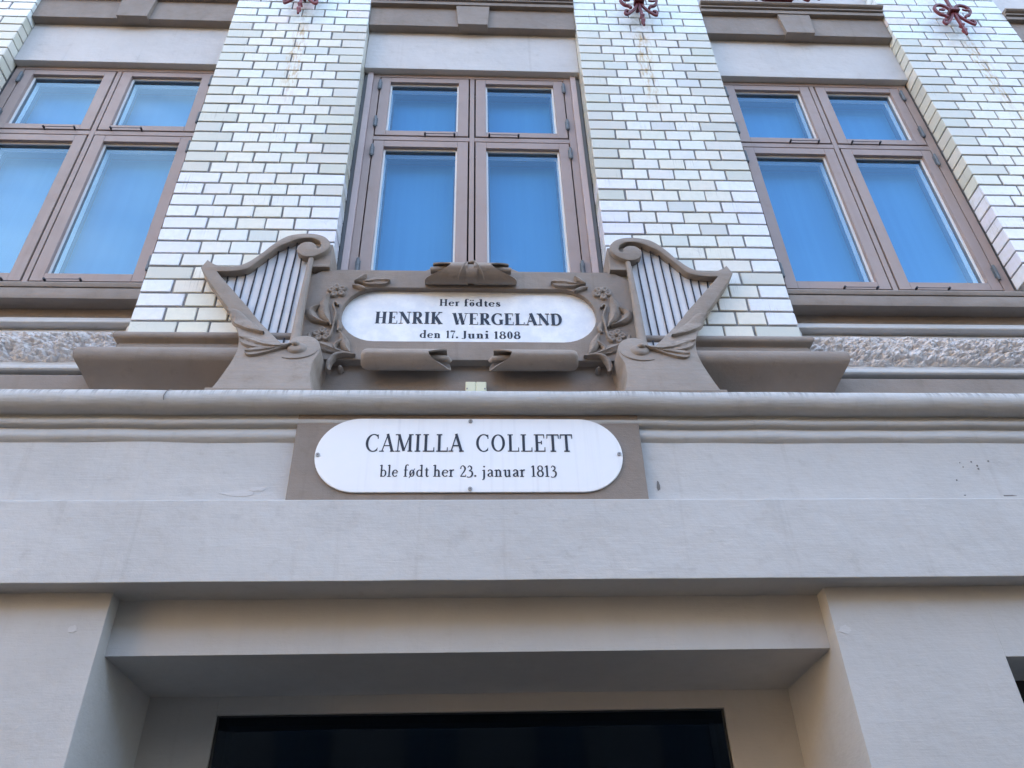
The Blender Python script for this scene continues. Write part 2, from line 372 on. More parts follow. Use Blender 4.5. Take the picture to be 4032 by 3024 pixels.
# wall strip behind the harps and the inscription
bw = thing('brown_base_wall', 'brown painted wall strip under the inscription board between the harps', 'wall', (0, .02, 3.2))
box('wall_panel', (-.70, .70, .015, .26, 3.2, 3.95), M['brown'], bw)
box('wall_panel', (-2.34, -.70, .1, .26, 3.2, 3.45), M['brown'], bw)
box('wall_panel', (.70, 3.06, .1, .26, 3.2, 3.45), M['brown'], bw)

# ------------------------------------------------------------------ bricks and pilasters
PITCH, COURSE, Z0 = .12, .0725, 3.585
def brick_mesh(w, d, seed, h=.0645):
    rnd = random.Random(seed); bm = bmesh.new(); vs = box_bm(bm, -w / 2, w / 2, 0, d, -h / 2, h / 2)
    for v in vs: v.co += Vector((rnd.uniform(-.0012, .0012), rnd.uniform(-.0006, .0006), rnd.uniform(-.001, .001)))
    bmesh.ops.bevel(bm, geom=[e for e in bm.edges if min(v.co.y for v in e.verts) < .01], offset=.0022, segments=1, affect='EDGES')
    bmesh.ops.recalc_face_normals(bm, faces=bm.faces)
    me = bpy.data.meshes.new('brick'); bm.to_mesh(me); bm.free(); me.materials.append(M['brick']); return me
BH = [brick_mesh(.1125, .02, i) for i in range(6)]
BCH = [brick_mesh(.1155, .095, 10 + i) for i in range(4)]
BCS = [brick_mesh(.1755, .095, 20 + i) for i in range(4)]
def brick_colour(row, corner, rnd):
    j = rnd.uniform(-.022, .022)
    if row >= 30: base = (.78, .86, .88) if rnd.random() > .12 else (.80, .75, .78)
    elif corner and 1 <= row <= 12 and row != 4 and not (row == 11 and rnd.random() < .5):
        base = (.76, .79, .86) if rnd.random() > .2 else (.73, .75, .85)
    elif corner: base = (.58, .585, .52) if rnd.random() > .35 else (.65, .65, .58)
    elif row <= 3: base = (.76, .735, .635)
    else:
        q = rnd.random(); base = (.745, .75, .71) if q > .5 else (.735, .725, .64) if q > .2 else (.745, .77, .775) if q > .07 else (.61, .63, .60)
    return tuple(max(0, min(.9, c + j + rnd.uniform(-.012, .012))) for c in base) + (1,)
def pilaster(x0, label, row0=0, base=(True, True, True)):
    rnd = random.Random(int(x0 * 100) + 5); x1 = x0 + .72
    t = thing('brick_pilaster', label, 'pilaster', (x0 + .36, 0, Z0 if row0 == 0 else Z0 + row0 * COURSE), 'white glazed brick pilasters between the windows')
    zb = Z0 + row0 * COURSE; ztop = Z0 + 38 * COURSE
    box('mortar_bed', (x0 + .004, x1 - .004, .0045, .26, zb - .03, ztop), M['mortar'], t)
    L = WL[t.name]
    for row in range(row0, 38):
        ws = [1.5, 1, 1, 1, 1.5] if row % 2 == 0 else [1] * 6
        x = x0
        for i, w in enumerate(ws):
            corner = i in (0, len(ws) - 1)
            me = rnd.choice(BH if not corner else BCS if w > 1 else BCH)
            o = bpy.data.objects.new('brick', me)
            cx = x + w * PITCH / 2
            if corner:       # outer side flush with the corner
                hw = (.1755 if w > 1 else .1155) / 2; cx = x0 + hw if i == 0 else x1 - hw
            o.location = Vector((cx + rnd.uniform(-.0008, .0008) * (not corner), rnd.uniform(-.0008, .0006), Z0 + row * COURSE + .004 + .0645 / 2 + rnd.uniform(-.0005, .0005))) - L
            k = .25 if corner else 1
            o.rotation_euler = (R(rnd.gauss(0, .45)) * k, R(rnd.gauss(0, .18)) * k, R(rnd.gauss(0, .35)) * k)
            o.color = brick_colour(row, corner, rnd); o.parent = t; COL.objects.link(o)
            x += w * PITCH
    return t
p1 = pilaster(-1.283, 'white glazed brick pilaster rising behind the left harp, left of the centre window')
p2 = pilaster(.563, 'white glazed brick pilaster rising behind the right harp, right of the centre window')
p3 = pilaster(2.34, 'white glazed brick pilaster with a yellowish side at the right edge', 5)
p4 = pilaster(-3.06, 'sliver of white glazed brick pilaster in the top left corner', 18)
mould = [(0, 3.590), (.018, 3.587), (.027, 3.580), (.0305, 3.569), (.029, 3.558), (.022, 3.551), (.012, 3.546), (.007, 3.540), (.008, 3.534), (.0115, 3.531), (.0115, 3.44)]
ped = [(.005, 3.462), (.06, 3.462), (.085, 3.459), (.097, 3.450), (.1025, 3.437), (.103, 3.422), (.1, 3.406), (.094, 3.394, .090), (.083, 3.377, .066), (.071, 3.357, .042), (.060, 3.339, .022), (.050, 3.322, .006), (.042, 3.306, -.006), (.034, 3.28, -.014), (.029, 3.255, -.016), (.026, 3.225, -.016), (.026, 3.20, -.016)]
for t, x0 in ((p1, -1.283), (p2, .563)):
    lf = x0 < 0
    a, b_ = (x0, x0 + .62) if lf else (x0 + .10, x0 + .72)
    bm = bmesh.new(); wrap_profile(bm, a, b_, mould, left=lf, right=not lf); finish(bm, 'base_moulding', M['brown'], t, smooth=40)
    bm = bmesh.new(); wrap_profile(bm, a, b_, ped, left=lf, right=not lf); finish(bm, 'pedestal', M['brown'], t, smooth=40)
    box('pedestal_core', (a + .01, b_ - .01, 0.018, .2, 3.2, 3.58), M['brown'], t)

# ------------------------------------------------------------------ lintels above the windows
def lintel(x0, x1, label, key=True):
    c = (x0 + x1) / 2
    t = thing('window_lintel', label, 'lintel', (c, .06, 5.465), 'lintels above the windows')
    a, b_ = x0 + .001, x1 - .001
    box('panel', (a, b_, .065, .25, 5.465, 5.83), M['lintel'], t, .002)
    box('frieze_board', (a, b_, .02, .25, 5.803, 5.99), M['brown'], t, .002)
    bm = bmesh.new()
    run_x(bm, [(.25, 5.985), (-.005, 5.985), (-.006, 6.011), (.001, 6.014), (.001, 6.018), (-.015, 6.019), (-.0155, 6.030), (-.006, 6.033), (-.012, 6.037), (-.025, 6.040), (-.033, 6.048), (-.031, 6.058), (-.015, 6.064), (.25, 6.07)], a, b_, .08, .0005)
    finish(bm, 'crown_moulding', M['brown'], t, smooth=30)
    box('upper_panel', (a, b_, .065, .25, 6.07, 7.2), M['lintel'], t)
    if key:
        bm = bmesh.new(); vs = []
        for y in (0.0, .05):
            for (x, z) in ((-.08, 5.797), (.08, 5.797), (.092, 5.984), (-.092, 5.984)): vs.append(bm.verts.new((c + x, y, z)))
        for f in ((0, 1, 2, 3), (7, 6, 5, 4), (0, 4, 5, 1), (1, 5, 6, 2), (2, 6, 7, 3), (3, 7, 4, 0)): bm.faces.new([vs[i] for i in f])
        finish(bm, 'keystone', M['brown'], t, bevel=.002)
lintel(-2.34, -1.283, 'plaster lintel with brown trapezoid keystone above the left window')
lintel(-.563, .563, 'plaster lintel with brown trapezoid keystone above the centre window')
lintel(1.283, 2.34, 'plaster lintel with brown keystone above the right window, under the red ironwork')
lintel(3.06, 4.1, 'end of a plaster lintel cut off by the top right corner', False)

# ------------------------------------------------------------------ windows
def cyl(bm, x, y, z, r, h, n=10, axis='z'):
    p = [(x, y, z), (x, y, z + h)] if axis == 'z' else [(x, y, z), (x, y + h, z)] if axis == 'y' else [(x, y, z), (x + h, y, z)]
    P = [Vector(q) for q in p]; d = (P[1] - P[0]).normalized(); s = Vector((1, 0, 0)) if axis != 'x' else Vector((0, 1, 0)); w = d.cross(s)
    rg = [[bm.verts.new(q + s * math.cos(2 * math.pi * i / n) * r + w * math.sin(2 * math.pi * i / n) * r) for i in range(n)] for q in P]
    for i in range(n): bm.faces.new((rg[0][i], rg[0][(i + 1) % n], rg[1][(i + 1) % n], rg[1][i]))
    bm.faces.new(rg[0]); bm.faces.new(rg[1])
def window(c, half, label, strips=False, sill_hooks=False):
    t = thing('casement_window', label, 'window', (c, .15, 3.95), 'brown casement windows with four panes')
    Y = .10; fw = .514 if strips else .5225
    wp = M['window_paint']
    for a in ((c - fw, c - .479, Y, .2, 3.935, 5.462), (c + .479, c + fw, Y, .2, 3.935, 5.462), (c - .479, c + .479, Y, .2, 5.438, 5.462), (c - .479, c + .479, Y, .2, 3.93, 3.947)):
        box('frame', a, wp, t, .0015)
    box('mullion', (c - .0115, c + .0115, Y + .001, .2, 3.947, 5.438), wp, t, .002)
    for s in (-1, 1):
        x0, x1 = sorted((c + s * .0118, c + s * .479)); box('transom', (x0, x1, Y + .001, .2, 4.913, 4.943), wp, t, .002)
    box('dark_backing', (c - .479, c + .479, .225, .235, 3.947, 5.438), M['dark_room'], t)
    for s in (-1, 1):
        for (z0, z1, p0, p1) in ((4.9505, 5.4325, 4.987, 5.396), (3.953, 4.906, 3.996, 4.862)):
            ax, bx = sorted((c + s * .0185, c + s * .4735)); px, qx = sorted((c + s * .0695, c + s * .4235))
            bm = bmesh.new()
            box_bm(bm, ax, px, Y - .001, .15, z0, z1); box_bm(bm, qx, bx, Y - .001, .15, z0, z1)
            box_bm(bm, px + .0006, qx - .0006, Y - .0006, .15, p1, z1); box_bm(bm, px + .0006, qx - .0006, Y - .0006, .15, z0, p0)
            sash = finish(bm, 'sash', wp, t, bevel=.0016)
            bm = bmesh.new(); w = .0085
            for a in ((px, px + w, .1165, .124, p0, p1), (qx - w, qx, .1165, .124, p0, p1), (px + w, qx - w, .1165, .124, p1 - w, p1), (px + w, qx - w, .1165, .124, p0, p0 + w)): box_bm(bm, *a)
            finish(bm, 'glazing_bead', M['white_paint'], sash, bevel=.0006)
            box('glass_pane', (px, qx, .1245, .1285, p0, p1), M['glass'], sash)
            bm = bmesh.new(); w = .010
            for a in ((px, px + w, .152, .165, p0, p1), (qx - w, qx, .152, .165, p0, p1), (px + w, qx - w, .152, .165, p1 - w, p1), (px + w, qx - w, .152, .165, p0, p0 + w)): box_bm(bm, *a)
            finish(bm, 'inner_bead', M['white_paint'], sash)
            zh = ((5.36, 5.05) if z0 > 4.5 else (4.825, 4.055))
            for zc in zh:
                bm = bmesh.new(); hx = c + s * .476
                cyl(bm, hx, Y - .008, zc - .001, .0078, .036); cyl(bm, hx, Y - .008, zc - .038, .0078, .0355); cyl(bm, hx, Y - .008, zc - .044, .0062, .006); cyl(bm, hx, Y - .008, zc + .035, .0062, .005)
                box_bm(bm, hx - .011, hx + .011, Y - .0035, Y - .001, zc - .03, zc + .03)
                finish(bm, 'hinge', M['steel'], sash, smooth=40)
            # inner frame and blind of this light
            bm = bmesh.new(); w = .018
            for a in ((px - .01, px + w, .168, .18, p0 - .01, p1 + .01), (qx - w, qx + .01, .168, .18, p0 - .01, p1 + .01), (px + w, qx - w, .168, .18, p1 - w, p1 + .01)): box_bm(bm, *a)
            finish(bm, 'inner_sash', M['inner_shade'], t)
            box('inner_head', (px - .012, qx + .012, .1505, .211, p1 + .0005, p1 + .012), M['inner_shade'], t)
            for xe in ((px - .012, px - .0005), (qx + .0005, qx + .012)): box('inner_reveal', xe + (.1505, .211, p0, p1), M['inner_shade'], t)
            box('blind', (px - .03, qx + .03, .212, .215, p0 - .02, p1 + .02), M['blind'], t)
        zs = [4.949] + ([3.951] if sill_hooks else [])
        for zc in zs:
            bm = bmesh.new(); xa, xb = sorted((c + s * .085, c + s * .228))
            tube(bm, [(xa - .004, Y - .014, zc), (xb + .004, Y - .014, zc + .001)], .0016, 6)
            for xx in (xa, xb):
                cyl(bm, xx, Y - .019, zc, .005, .014, 10, 'y'); cyl(bm, xx, Y - .006, zc - .001, .003, .01, 8, 'y')
            finish(bm, 'stay_hook', M['black'], t, smooth=40)
    if strips:
        for s in (-1, 1):
            x0, x1 = sorted((c + s * .5145, c + s * .543)); box('side_lining', (x0, x1, .088, .2, 3.93, 5.464), M['strip_paint'], t, .002)
            x0, x1 = sorted((c + s * .5432, c + s * half)); box('sealant', (x0, x1, .100, .2, 3.93, 5.464), M['sealant'], t)
    else:
        for s in (-1, 1):
            x0, x1 = sorted((c + s * (fw + .0002), c + s * half)); box('sealant', (x0, x1, .104, .2, 3.93, 5.464), M['sealant'], t)
window(-.001, .562, 'brown casement window in the centre above the upper plaque, pink lining strips beside it', True)
window(1.811, .528, 'brown casement window on the right, between the right harp pilaster and the edge pilaster', sill_hooks=True)
window(-1.811, .528, 'brown casement window on the left, partly cut off by the photo edge', sill_hooks=True)

# ------------------------------------------------------------------ sills and aprons under the side windows
def apron(x0, x1, label, inner_left):
    c = (x0 + x1) / 2
    t = thing('window_apron', label, 'window apron', (c, .05, 3.3), 'sills and rough stone aprons under the side windows')
    a, b_ = x0 + .001, x1 - .001
    bm = bmesh.new(); run_x(bm, [(.2, 3.785), (.0205, 3.786), (.02, 3.788), (.0198, 3.8385), (.021, 3.8415), (.026, 3.842), (.026, 3.8445), (.018, 3.845), (.017, 3.847), (.017, 3.868), (.022, 3.873), (.0995, 3.949)], a, b_, .05, .0006)
    sill = finish(bm, 'sill', M['brown'], t, smooth=30)
    box('shadow_board', (a, b_, .084, .24, 3.69, 3.785), M['brown'], t)
    # picture-frame moulding
    def fr(prof, name, z_up=True):
        bm = bmesh.new(); run_x(bm, prof, a, b_, .05, .0004, 3); return finish(bm, name, M['plaster'], t, smooth=30)
    fr([(.2, 3.713), (.05, 3.713), (.05, 3.699), (.060, 3.698), (.060, 3.694), (.046, 3.692), (.037, 3.689), (.034, 3.684), (.035, 3.678), (.040, 3.674), (.054, 3.671), (.072, 3.668), (.074, 3.663), (.064, 3.662), (.064, 3.651), (.2, 3.65)], 'frame_moulding')
    # lower torus and base
    fr([(.2, 3.50), (.055, 3.50), (.052, 3.487), (.052, 3.480), (.062, 3.479), (.062, 3.472), (.032, 3.466), (.021, 3.460), (.017, 3.450), (.018, 3.442), (.023, 3.437), (.034, 3.435), (.052, 3.434), (.052, 3.425), (.2, 3.42)], 'torus_moulding')
    bm = bmesh.new(); run_x(bm, [(.2, 3.414), (.0215, 3.414), (.02, 3.412), (.02, 3.2), (.2, 3.2)], a, b_, .05, .0008, 8)
    finish(bm, 'base_panel', M['brown'], t, smooth=30)
    xs = a if inner_left else b_; sg = 1 if inner_left else -1
    bm = bmesh.new()   # upright piece of the frame with sloping inner face
    pf = [(0, .2), (0, .047), (.024, .047), (.030, .052), (.046, .078), (.046, .2)]
    for z in (3.46, 3.70): [bm.verts.new((xs + sg * (px + .0005), py, z)) for px, py in pf]
    bm.verts.ensure_lookup_table(); n = len(pf)
    for i in range(n): bm.faces.new([bm.verts[j] for j in (i, (i + 1) % n, n + (i + 1) % n, n + i)])
    bm.faces.new(bm.verts[:n]); bm.faces.new(bm.verts[n:2 * n])
    finish(bm, 'frame_stile', M['plaster'], t)
    # rough hewn stone
    ra, rb = (a + .048, b_) if inner_left else (a, b_ - .048)
    nx, nz = int((rb - ra) / .0042), 46; bm = bmesh.new(); g = []
    for i in range(nx + 1):
        row = []
        for k in range(nz + 1):
            x = ra + (rb - ra) * i / nx; v = k / nz; z = 3.497 + .152 * v
            q = Vector((x * 22, 3.3 if inner_left else 9.1, z * 34))
            h = noise.fractal(q, .9, 2.1, 5) * .015
            cel = noise.voronoi(Vector((x * 46, 0, z * 58)))[0]
            h += (cel[1] - cel[0]) * -.022 + abs(noise.noise(Vector((x * 60, 4, z * 75)))) * .009
            env = min(1, v * 8, (1 - v) * 6, i / 5 + .05, (nx - i) / 5 + .05) ** .5
            belly = math.sin(math.pi * min(1, v * .9 + .1)) * .014
            row.append(bm.verts.new((x, .062 - (belly + .006) * env + h * env * 1.1 - .004, z + noise.noise(Vector((x * 9, 7, v))) * .004 * (1 if k < nz else 0))))
        g.append(row)
    for i in range(nx):
        for k in range(nz): bm.faces.new((g[i][k], g[i + 1][k], g[i + 1][k + 1], g[i][k + 1]))
    finish(bm, 'rough_stone', M['rough'], t)
    box('stone_backing', (ra, rb, .068, .2, 3.49, 3.645), M['brown'], t)
apron(1.283, 2.34, 'rough stone apron and brown sill under the right window', True)
apron(-2.34, -1.283, 'rough stone apron and brown sill under the left window', False)

# ------------------------------------------------------------------ harps
HA = [(-1.034, 3.93), (-1.019, 3.916), (-0.996, 3.902), (-0.973, 3.896), (-0.945, 3.894), (-0.916, 3.899), (-0.893, 3.908), (-0.871, 3.924), (-0.85, 3.947), (-0.828, 3.973), (-0.808, 4.002), (-0.786, 4.03), (-0.764, 4.053), (-0.741, 4.07), (-0.716, 4.079), (-0.691, 4.084), (-0.665, 4.086), (-0.64, 4.085), (-0.613, 4.078), (-0.591, 4.066), (-0.573, 4.045), (-0.566, 4.025), (-0.568, 4.007), (-0.58, 3.988), (-0.593, 3.975), (-0.612, 3.963), (-0.632, 3.955), (-0.652, 3.954), (-0.67, 3.959), (-0.684, 3.97), (-0.693, 3.984), (-0.697, 3.997), (-0.694, 4.012), (-0.686, 4.025), (-0.674, 4.034), (-0.659, 4.037), (-0.644, 4.036), (-0.63, 4.028), (-0.622, 4.016), (-0.619, 4.0), (-0.609, 4.002), (-0.604, 4.013), (-0.604, 4.024), (-0.608, 4.037), (-0.62, 4.048), (-0.636, 4.057), (-0.654, 4.06), (-0.675, 4.059), (-0.697, 4.053), (-0.717, 4.044), (-0.735, 4.031), (-0.759, 4.017), (-0.775, 4.003), (-0.792, 3.981), (-0.811, 3.959), (-0.832, 3.933), (-0.848, 3.91), (-0.865, 3.89), (-0.881, 3.88), (-0.9, 3.874), (-0.921, 3.87), (-0.943, 3.867), (-0.965, 3.867), (-0.987, 3.867), (-0.939, 3.806), (-0.905, 3.766), (-0.874, 3.727), (-0.841, 3.688), (-0.808, 3.643), (-0.778, 3.605), (-0.733, 3.544)]
HB = [(-0.704, 3.505), (-0.675, 3.470), (-0.65, 3.470), (-0.644, 3.487), (-0.631, 3.504), (-0.612, 3.513), (-0.594, 3.515), (-0.575, 3.51), (-0.557, 3.498), (-0.542, 3.476), (-0.533, 3.451), (-0.531, 3.428), (-0.533, 3.406), (-0.538, 3.384), (-0.544, 3.366), (-0.545, 3.344), (-0.544, 3.32), (-0.544, 3.299), (-0.539, 3.269), (-0.532, 3.242), (-0.523, 3.205), (-0.863, 3.205), (-0.854, 3.222), (-0.846, 3.248), (-0.838, 3.282), (-0.831, 3.316), (-0.824, 3.352), (-0.82, 3.388), (-0.818, 3.418), (-0.821, 3.448), (-0.826, 3.479), (-0.838, 3.524)]
HC = [(-0.846, 3.543), (-0.875, 3.607), (-0.897, 3.655), (-0.92, 3.69), (-0.946, 3.724), (-0.975, 3.767), (-1.013, 3.822), (-1.034, 3.856), (-1.052, 3.887)]
def harp_y(z):
    t = min(max((3.60 - z) / .41, 0), 1); return -.055 - .12 * t ** .8
def ribbon(bm, pts, side, y_of, ridge=.008, edge=.001, veins=0, sink=.004):
    ridge *= 1.05; pts = [(a, b, w * 1.15) for a, b, w in pts]
    """carved leaf: pts = centre line [(x, z, half width)], raised middle, optional veins"""
    P = crom(pts, 5); n = 9; rows = []
    for i, (x, z, w) in enumerate(P):
        a = P[max(i - 1, 0)]; b = P[min(i + 1, len(P) - 1)]; d = Vector((b[0] - a[0], b[1] - a[1])); d = d.normalized() if d.length else Vector((1, 0)); nn = Vector((-d.y, d.x))
        row = []
        for j in range(n):
            s = j / (n - 1) * 2 - 1; xx = x + nn.x * w * s; zz = z + nn.y * w * s
            h = ridge * (1 - abs(s) ** 4) + edge
            if veins: h -= ridge * .6 * abs(math.sin(s * veins * math.pi / 2)) * min(1, w * 60)
            h += noise.noise(Vector((xx * 90, zz * 90, 2))) * ridge * .16
            if abs(s) > .99: h = -sink
            row.append(bm.verts.new((xx * side, y_of(zz) - h, zz)))
        rows.append(row)
    for a, b in zip(rows, rows[1:]):
        for j in range(n - 1): bm.faces.new((a[j], a[j + 1], b[j + 1], b[j]))
def dome(bm, cx, cz, rx, rz, h, side, y_of, rot=0, cup=0, n=16, m=5):
    """shallow carved boss or petal; cup > 0 hollows it"""
    prev = None; ca, sa = math.cos(rot), math.sin(rot)
    for k in range(m + 1):
        q = 1 - k / m; ring = []
        for i in range(n):
            a = 2 * math.pi * i / n; lx, lz = rx * q * math.cos(a), rz * q * math.sin(a)
            x, z = cx + lx * ca - lz * sa, cz + lx * sa + lz * ca
            hh = h * (1 - q ** 3) * (1 - cup * (1 - q)) if k else -.003
            if q < 1e-6: ring.append(bm.verts.new((x * side, y_of(z) - hh, z))); break
            ring.append(bm.verts.new((x * side, y_of(z) - hh, z)))
        if prev:
            if len(ring) == 1:
                for i in range(n): bm.faces.new((prev[i], prev[(i + 1) % n], ring[0]))
            else:
                for i in range(n): bm.faces.new((prev[i], prev[(i + 1) % n], ring[(i + 1) % n], ring[i]))
        prev = ring
def harp(side, label):
    t = thing('stone_harp', label, 'harp', (-.75 * side, -.05, 3.205), 'pair of carved harps on the cornice')
    out = []
    C = HA + HB + HC; N = len(C)
    def corner(i):
        p, q, r = Vector(C[i - 1]), Vector(C[i]), Vector(C[(i + 1) % N]); return (q - p).angle(r - q) > R(38)
    cs = [i for i in range(N) if corner(i)]
    for k, i in enumerate(cs):
        j = cs[(k + 1) % len(cs)]; seg = [C[m % N] for m in range(i, (j if j > i else j + N) + 1)]
        out += [q[:2] for q in crom(seg, 2)][:-1]
    cl = [out[0]]
    for q in out[1:]:
        if (Vector(q) - Vector(cl[-1])).length > .002: cl.append(q)
    out = cl; n = len(out)
    area = sum(out[i][0] * out[(i + 1) % n][1] - out[(i + 1) % n][0] * out[i][1] for i in range(n)); sg = 1 if area > 0 else -1
    ins = []
    for i in range(n):
        p, q, r = Vector(out[i - 1]), Vector(out[i]), Vector(out[(i + 1) % n]); d1 = (q - p).normalized(); d2 = (r - q).normalized()
        nn = Vector((-(d1 + d2).y, (d1 + d2).x)); nn = (nn.normalized() if nn.length > .2 else Vector((-d1.y, d1.x))) * sg
        ins.append(tuple(q + nn * .0032))
    bm = bmesh.new()
    fv = [bm.verts.new((x * side, 0, z)) for x, z in ins]
    for tr in tessellate_polygon([[Vector((x, z, 0)) for x, z in ins]]):
        try: bm.faces.new([fv[q] for q in tr])
        except ValueError: pass
    for zc in [3.60 - .025 * i for i in range(16)]:
        bmesh.ops.bisect_plane(bm, geom=bm.verts[:] + bm.edges[:] + bm.faces[:], plane_co=(0, 0, zc), plane_no=(0, 0, 1), dist=1e-5)
    for v in bm.verts: v.co.y = harp_y(v.co.z)
    sd = []
    for i in range(n):
        j = (i + 1) % n; m = max(1, int(abs(out[j][1] - out[i][1]) / .02) if min(out[i][1], out[j][1]) < 3.6 else 1)
        for k in range(m):
            u = k / m; sd.append((tuple(Vector(ins[i]).lerp(Vector(ins[j]), u)), tuple(Vector(out[i]).lerp(Vector(out[j]), u))))
    rows = []
    for (ix, iz), (ox, oz) in sd:
        k = max(0, 1 - (oz - 3.2) / .3) if abs(ox) < .60 and oz < 3.5 else 0
        y = harp_y(oz); yb = .03 if oz < 3.55 else .0035
        rows.append([bm.verts.new(c) for c in ((ix * side, harp_y(iz), iz), ((ix * .3 + ox * .7) * side, y + .0008, oz * .7 + iz * .3), (ox * side, y + .0032, oz), (ox * side, y + (yb - y) * .5, oz), ((ox + .022 * k) * side, yb, oz))])
    for i in range(len(rows)):
        for k in range(4): bm.faces.new((rows[i][k], rows[(i + 1) % len(rows)][k], rows[(i + 1) % len(rows)][k + 1], rows[i][k + 1]))
    bmesh.ops.remove_doubles(bm, verts=bm.verts[:], dist=.00005)
    body = finish(bm, 'harp_frame', M['harp'], t, smooth=32)
    # white board behind the strings
    bm = bmesh.new(); pl = [(-1.0, 3.90), (-.95, 3.885), (-.86, 3.93), (-.79, 4.02), (-.70, 4.075), (-.61, 4.06), (-.60, 3.99), (-.64, 3.96), (-.64, 3.46), (-.70, 3.46), (-.76, 3.56), (-.88, 3.71), (-.96, 3.80)]
    vs = [bm.verts.new((x * side, -.021, z)) for x, z in pl] + [bm.verts.new((x * side, -.0035, z)) for x, z in pl]; n = len(pl)
    [bm.faces.new([vs[q + o] for q in tr]) for tr in tessellate_polygon([[Vector((x, z, 0)) for x, z in pl]]) for o in (0, n)]
    for i in range(n): bm.faces.new((vs[i], vs[(i + 1) % n], vs[n + (i + 1) % n], vs[n + i]))
    finish(bm, 'string_board', M['string_board'], t)
    tops = [(-.952, 3.893), (-.916, 3.897), (-.883, 3.912), (-.845, 3.948), (-.808, 3.998), (-.772, 4.042), (-.737, 4.068), (-.704, 4.084), (-.676, 3.985)]
    bots = [(-.95, 3.825), (-.915, 3.785), (-.886, 3.748), (-.853, 3.703), (-.819, 3.66), (-.788, 3.622), (-.754, 3.582), (-.72, 3.535), (-.691, 3.495)]
    for (xa, za), (xb, zb) in zip(tops, bots):
        bm = bmesh.new(); n = 6
        tube(bm, [((xa + (xb - xa) * i / n + random.uniform(-.0006, .0006)) * side, -.0245 - (.012 if i == 0 else 0), za + (zb - za) * i / n) for i in range(n + 1)], .0031, 6)
        finish(bm, 'string', M['black'], t, smooth=50)
    # round pillar
    bm = bmesh.new(); tube(bm, [(-.6365 * side, -.040, 3.955), (-.6370 * side, -.044, 3.90), (-.641 * side, -.046, 3.70), (-.638 * side, -.058, 3.52), (-.634 * side, -.075, 3.47)], [.0105, .0115, .015, .019, .02], 14)
    finish(bm, 'pillar', M['harp'], t, smooth=40)
    box('side_block', tuple(sorted((-.634 * side, -.560 * side))) + (-.034, .095, 3.925, 4.045), M['harp'], t, .003)
    box('block_ledge', tuple(sorted((-.632 * side, -.5595 * side))) + (-.040, .095, 3.912, 3.9255), M['harp'], t, .002)
    # carved leaves on the foot
    for pts, rg, vn in (([(-.905, 3.655, .004), (-.875, 3.640, .02), (-.845, 3.600, .027), (-.80, 3.563, .022), (-.765, 3.535, .008), (-.745, 3.522, .003)], .012, 0),
                        ([(-.822, 3.487, .006), (-.805, 3.482, .022), (-.775, 3.468, .03), (-.735, 3.448, .022), (-.69, 3.436, .010), (-.655, 3.440, .006), (-.625, 3.452, .005)], .013, 3),
                        ([(-.785, 3.408, .008), (-.768, 3.408, .022), (-.735, 3.414, .02), (-.70, 3.422, .011), (-.665, 3.437, .006), (-.64, 3.447, .004)], .011, 3)):
        bm = bmesh.new(); ribbon(bm, pts, side, harp_y, rg, .005, vn); finish(bm, 'carved_leaf', M['carving'], t, smooth=50)
    # volute at the foot: raised disc with a curl, and a raised spiral edge
    bm = bmesh.new(); dome(bm, -.612, 3.437, .038, .034, .016, side, harp_y, cup=.25); finish(bm, 'volute', M['harp'], t, smooth=50)
    bm = bmesh.new(); dome(bm, -.617, 3.449, .019, .015, .026, side, harp_y); finish(bm, 'volute_eye', M['harp'], t, smooth=50)
    sp = crom([(-.655, 3.383), (-.63, 3.378), (-.60, 3.379), (-.57, 3.389), (-.548, 3.407), (-.538, 3.43)], 6)
    bm = bmesh.new(); tube(bm, [(x * side, harp_y(z) - .0005, z) for x, z in sp], [.0012 + .0035 * math.sin(math.pi * (i + .5) / len(sp)) for i in range(len(sp))], 6)
    finish(bm, 'volute_edge', M['harp'], t, smooth=50)
    # thin plinth line under the foot
    xs = sorted((-.872 * side, -.52 * side)); box('foot_plate', (xs[0], xs[1], -.181, .02, 3.2, 3.2125), M['harp'], t, .002)
    return t
harp(1, 'carved brown stone harp with white string board, left of the upper plaque')
harp(-1, 'carved brown stone harp with white string board, right of the upper plaque')

# ------------------------------------------------------------------ inscription board
ib = thing('inscription_board', 'brown carved board with flowers and paper scrolls framing the upper white plaque', 'carved board', (0, 0, 3.46))
def stadium(cx, cz, hw, hh, rx, n=14):
    pts = []
    for sx, a0 in ((1, -90), (-1, 90)):
        for i in range(n + 1):
            a = R(a0 + 180 * i / n); pts.append((cx + sx * (hw - rx) + rx * math.cos(a), cz + hh * math.sin(a)))
    return pts
def plate_with_hole(bm, outer, inner, y0, y1):
    """outer is a rectangle outline sampled to match the inner outline one to one"""
    n = len(inner)
    A = [[bm.verts.new((x, y, z)) for x, z in outer] for y in (y0, y1)]; B = [[bm.verts.new((x, y, z)) for x, z in inner] for y in (y0, y1)]
    for i in range(n):
        j = (i + 1) % n
        bm.faces.new((A[0][i], A[0][j], B[0][j], B[0][i])); bm.faces.new((B[0][i], B[0][j], B[1][j], B[1][i])); bm.faces.new((A[0][i], A[1][i], A[1][j], A[0][j]))
OC = (-.004, 3.6835)
inner = stadium(OC[0], OC[1], .490, .1355, .135, 16)
x0, x1, z0, z1 = -.64, .64, 3.4585, 3.911
outer = []
for (x, z) in inner:
    dx, dz = x - OC[0], z - OC[1]
    if abs(dx) < .355: outer.append((x, z1 if dz > 0 else z0))
    else:
        s = 1 if dx > 0 else -1; ex = (dx - s * .355) / .135; ang = math.atan2(dz / .1355, abs(ex))
        k = min((.285) / max(math.cos(ang), 1e-6), (.2265) / max(abs(math.sin(ang)), 1e-6))
        outer.append((OC[0] + s * (.355 + math.cos(ang) * k), OC[1] + math.sin(ang) * k))
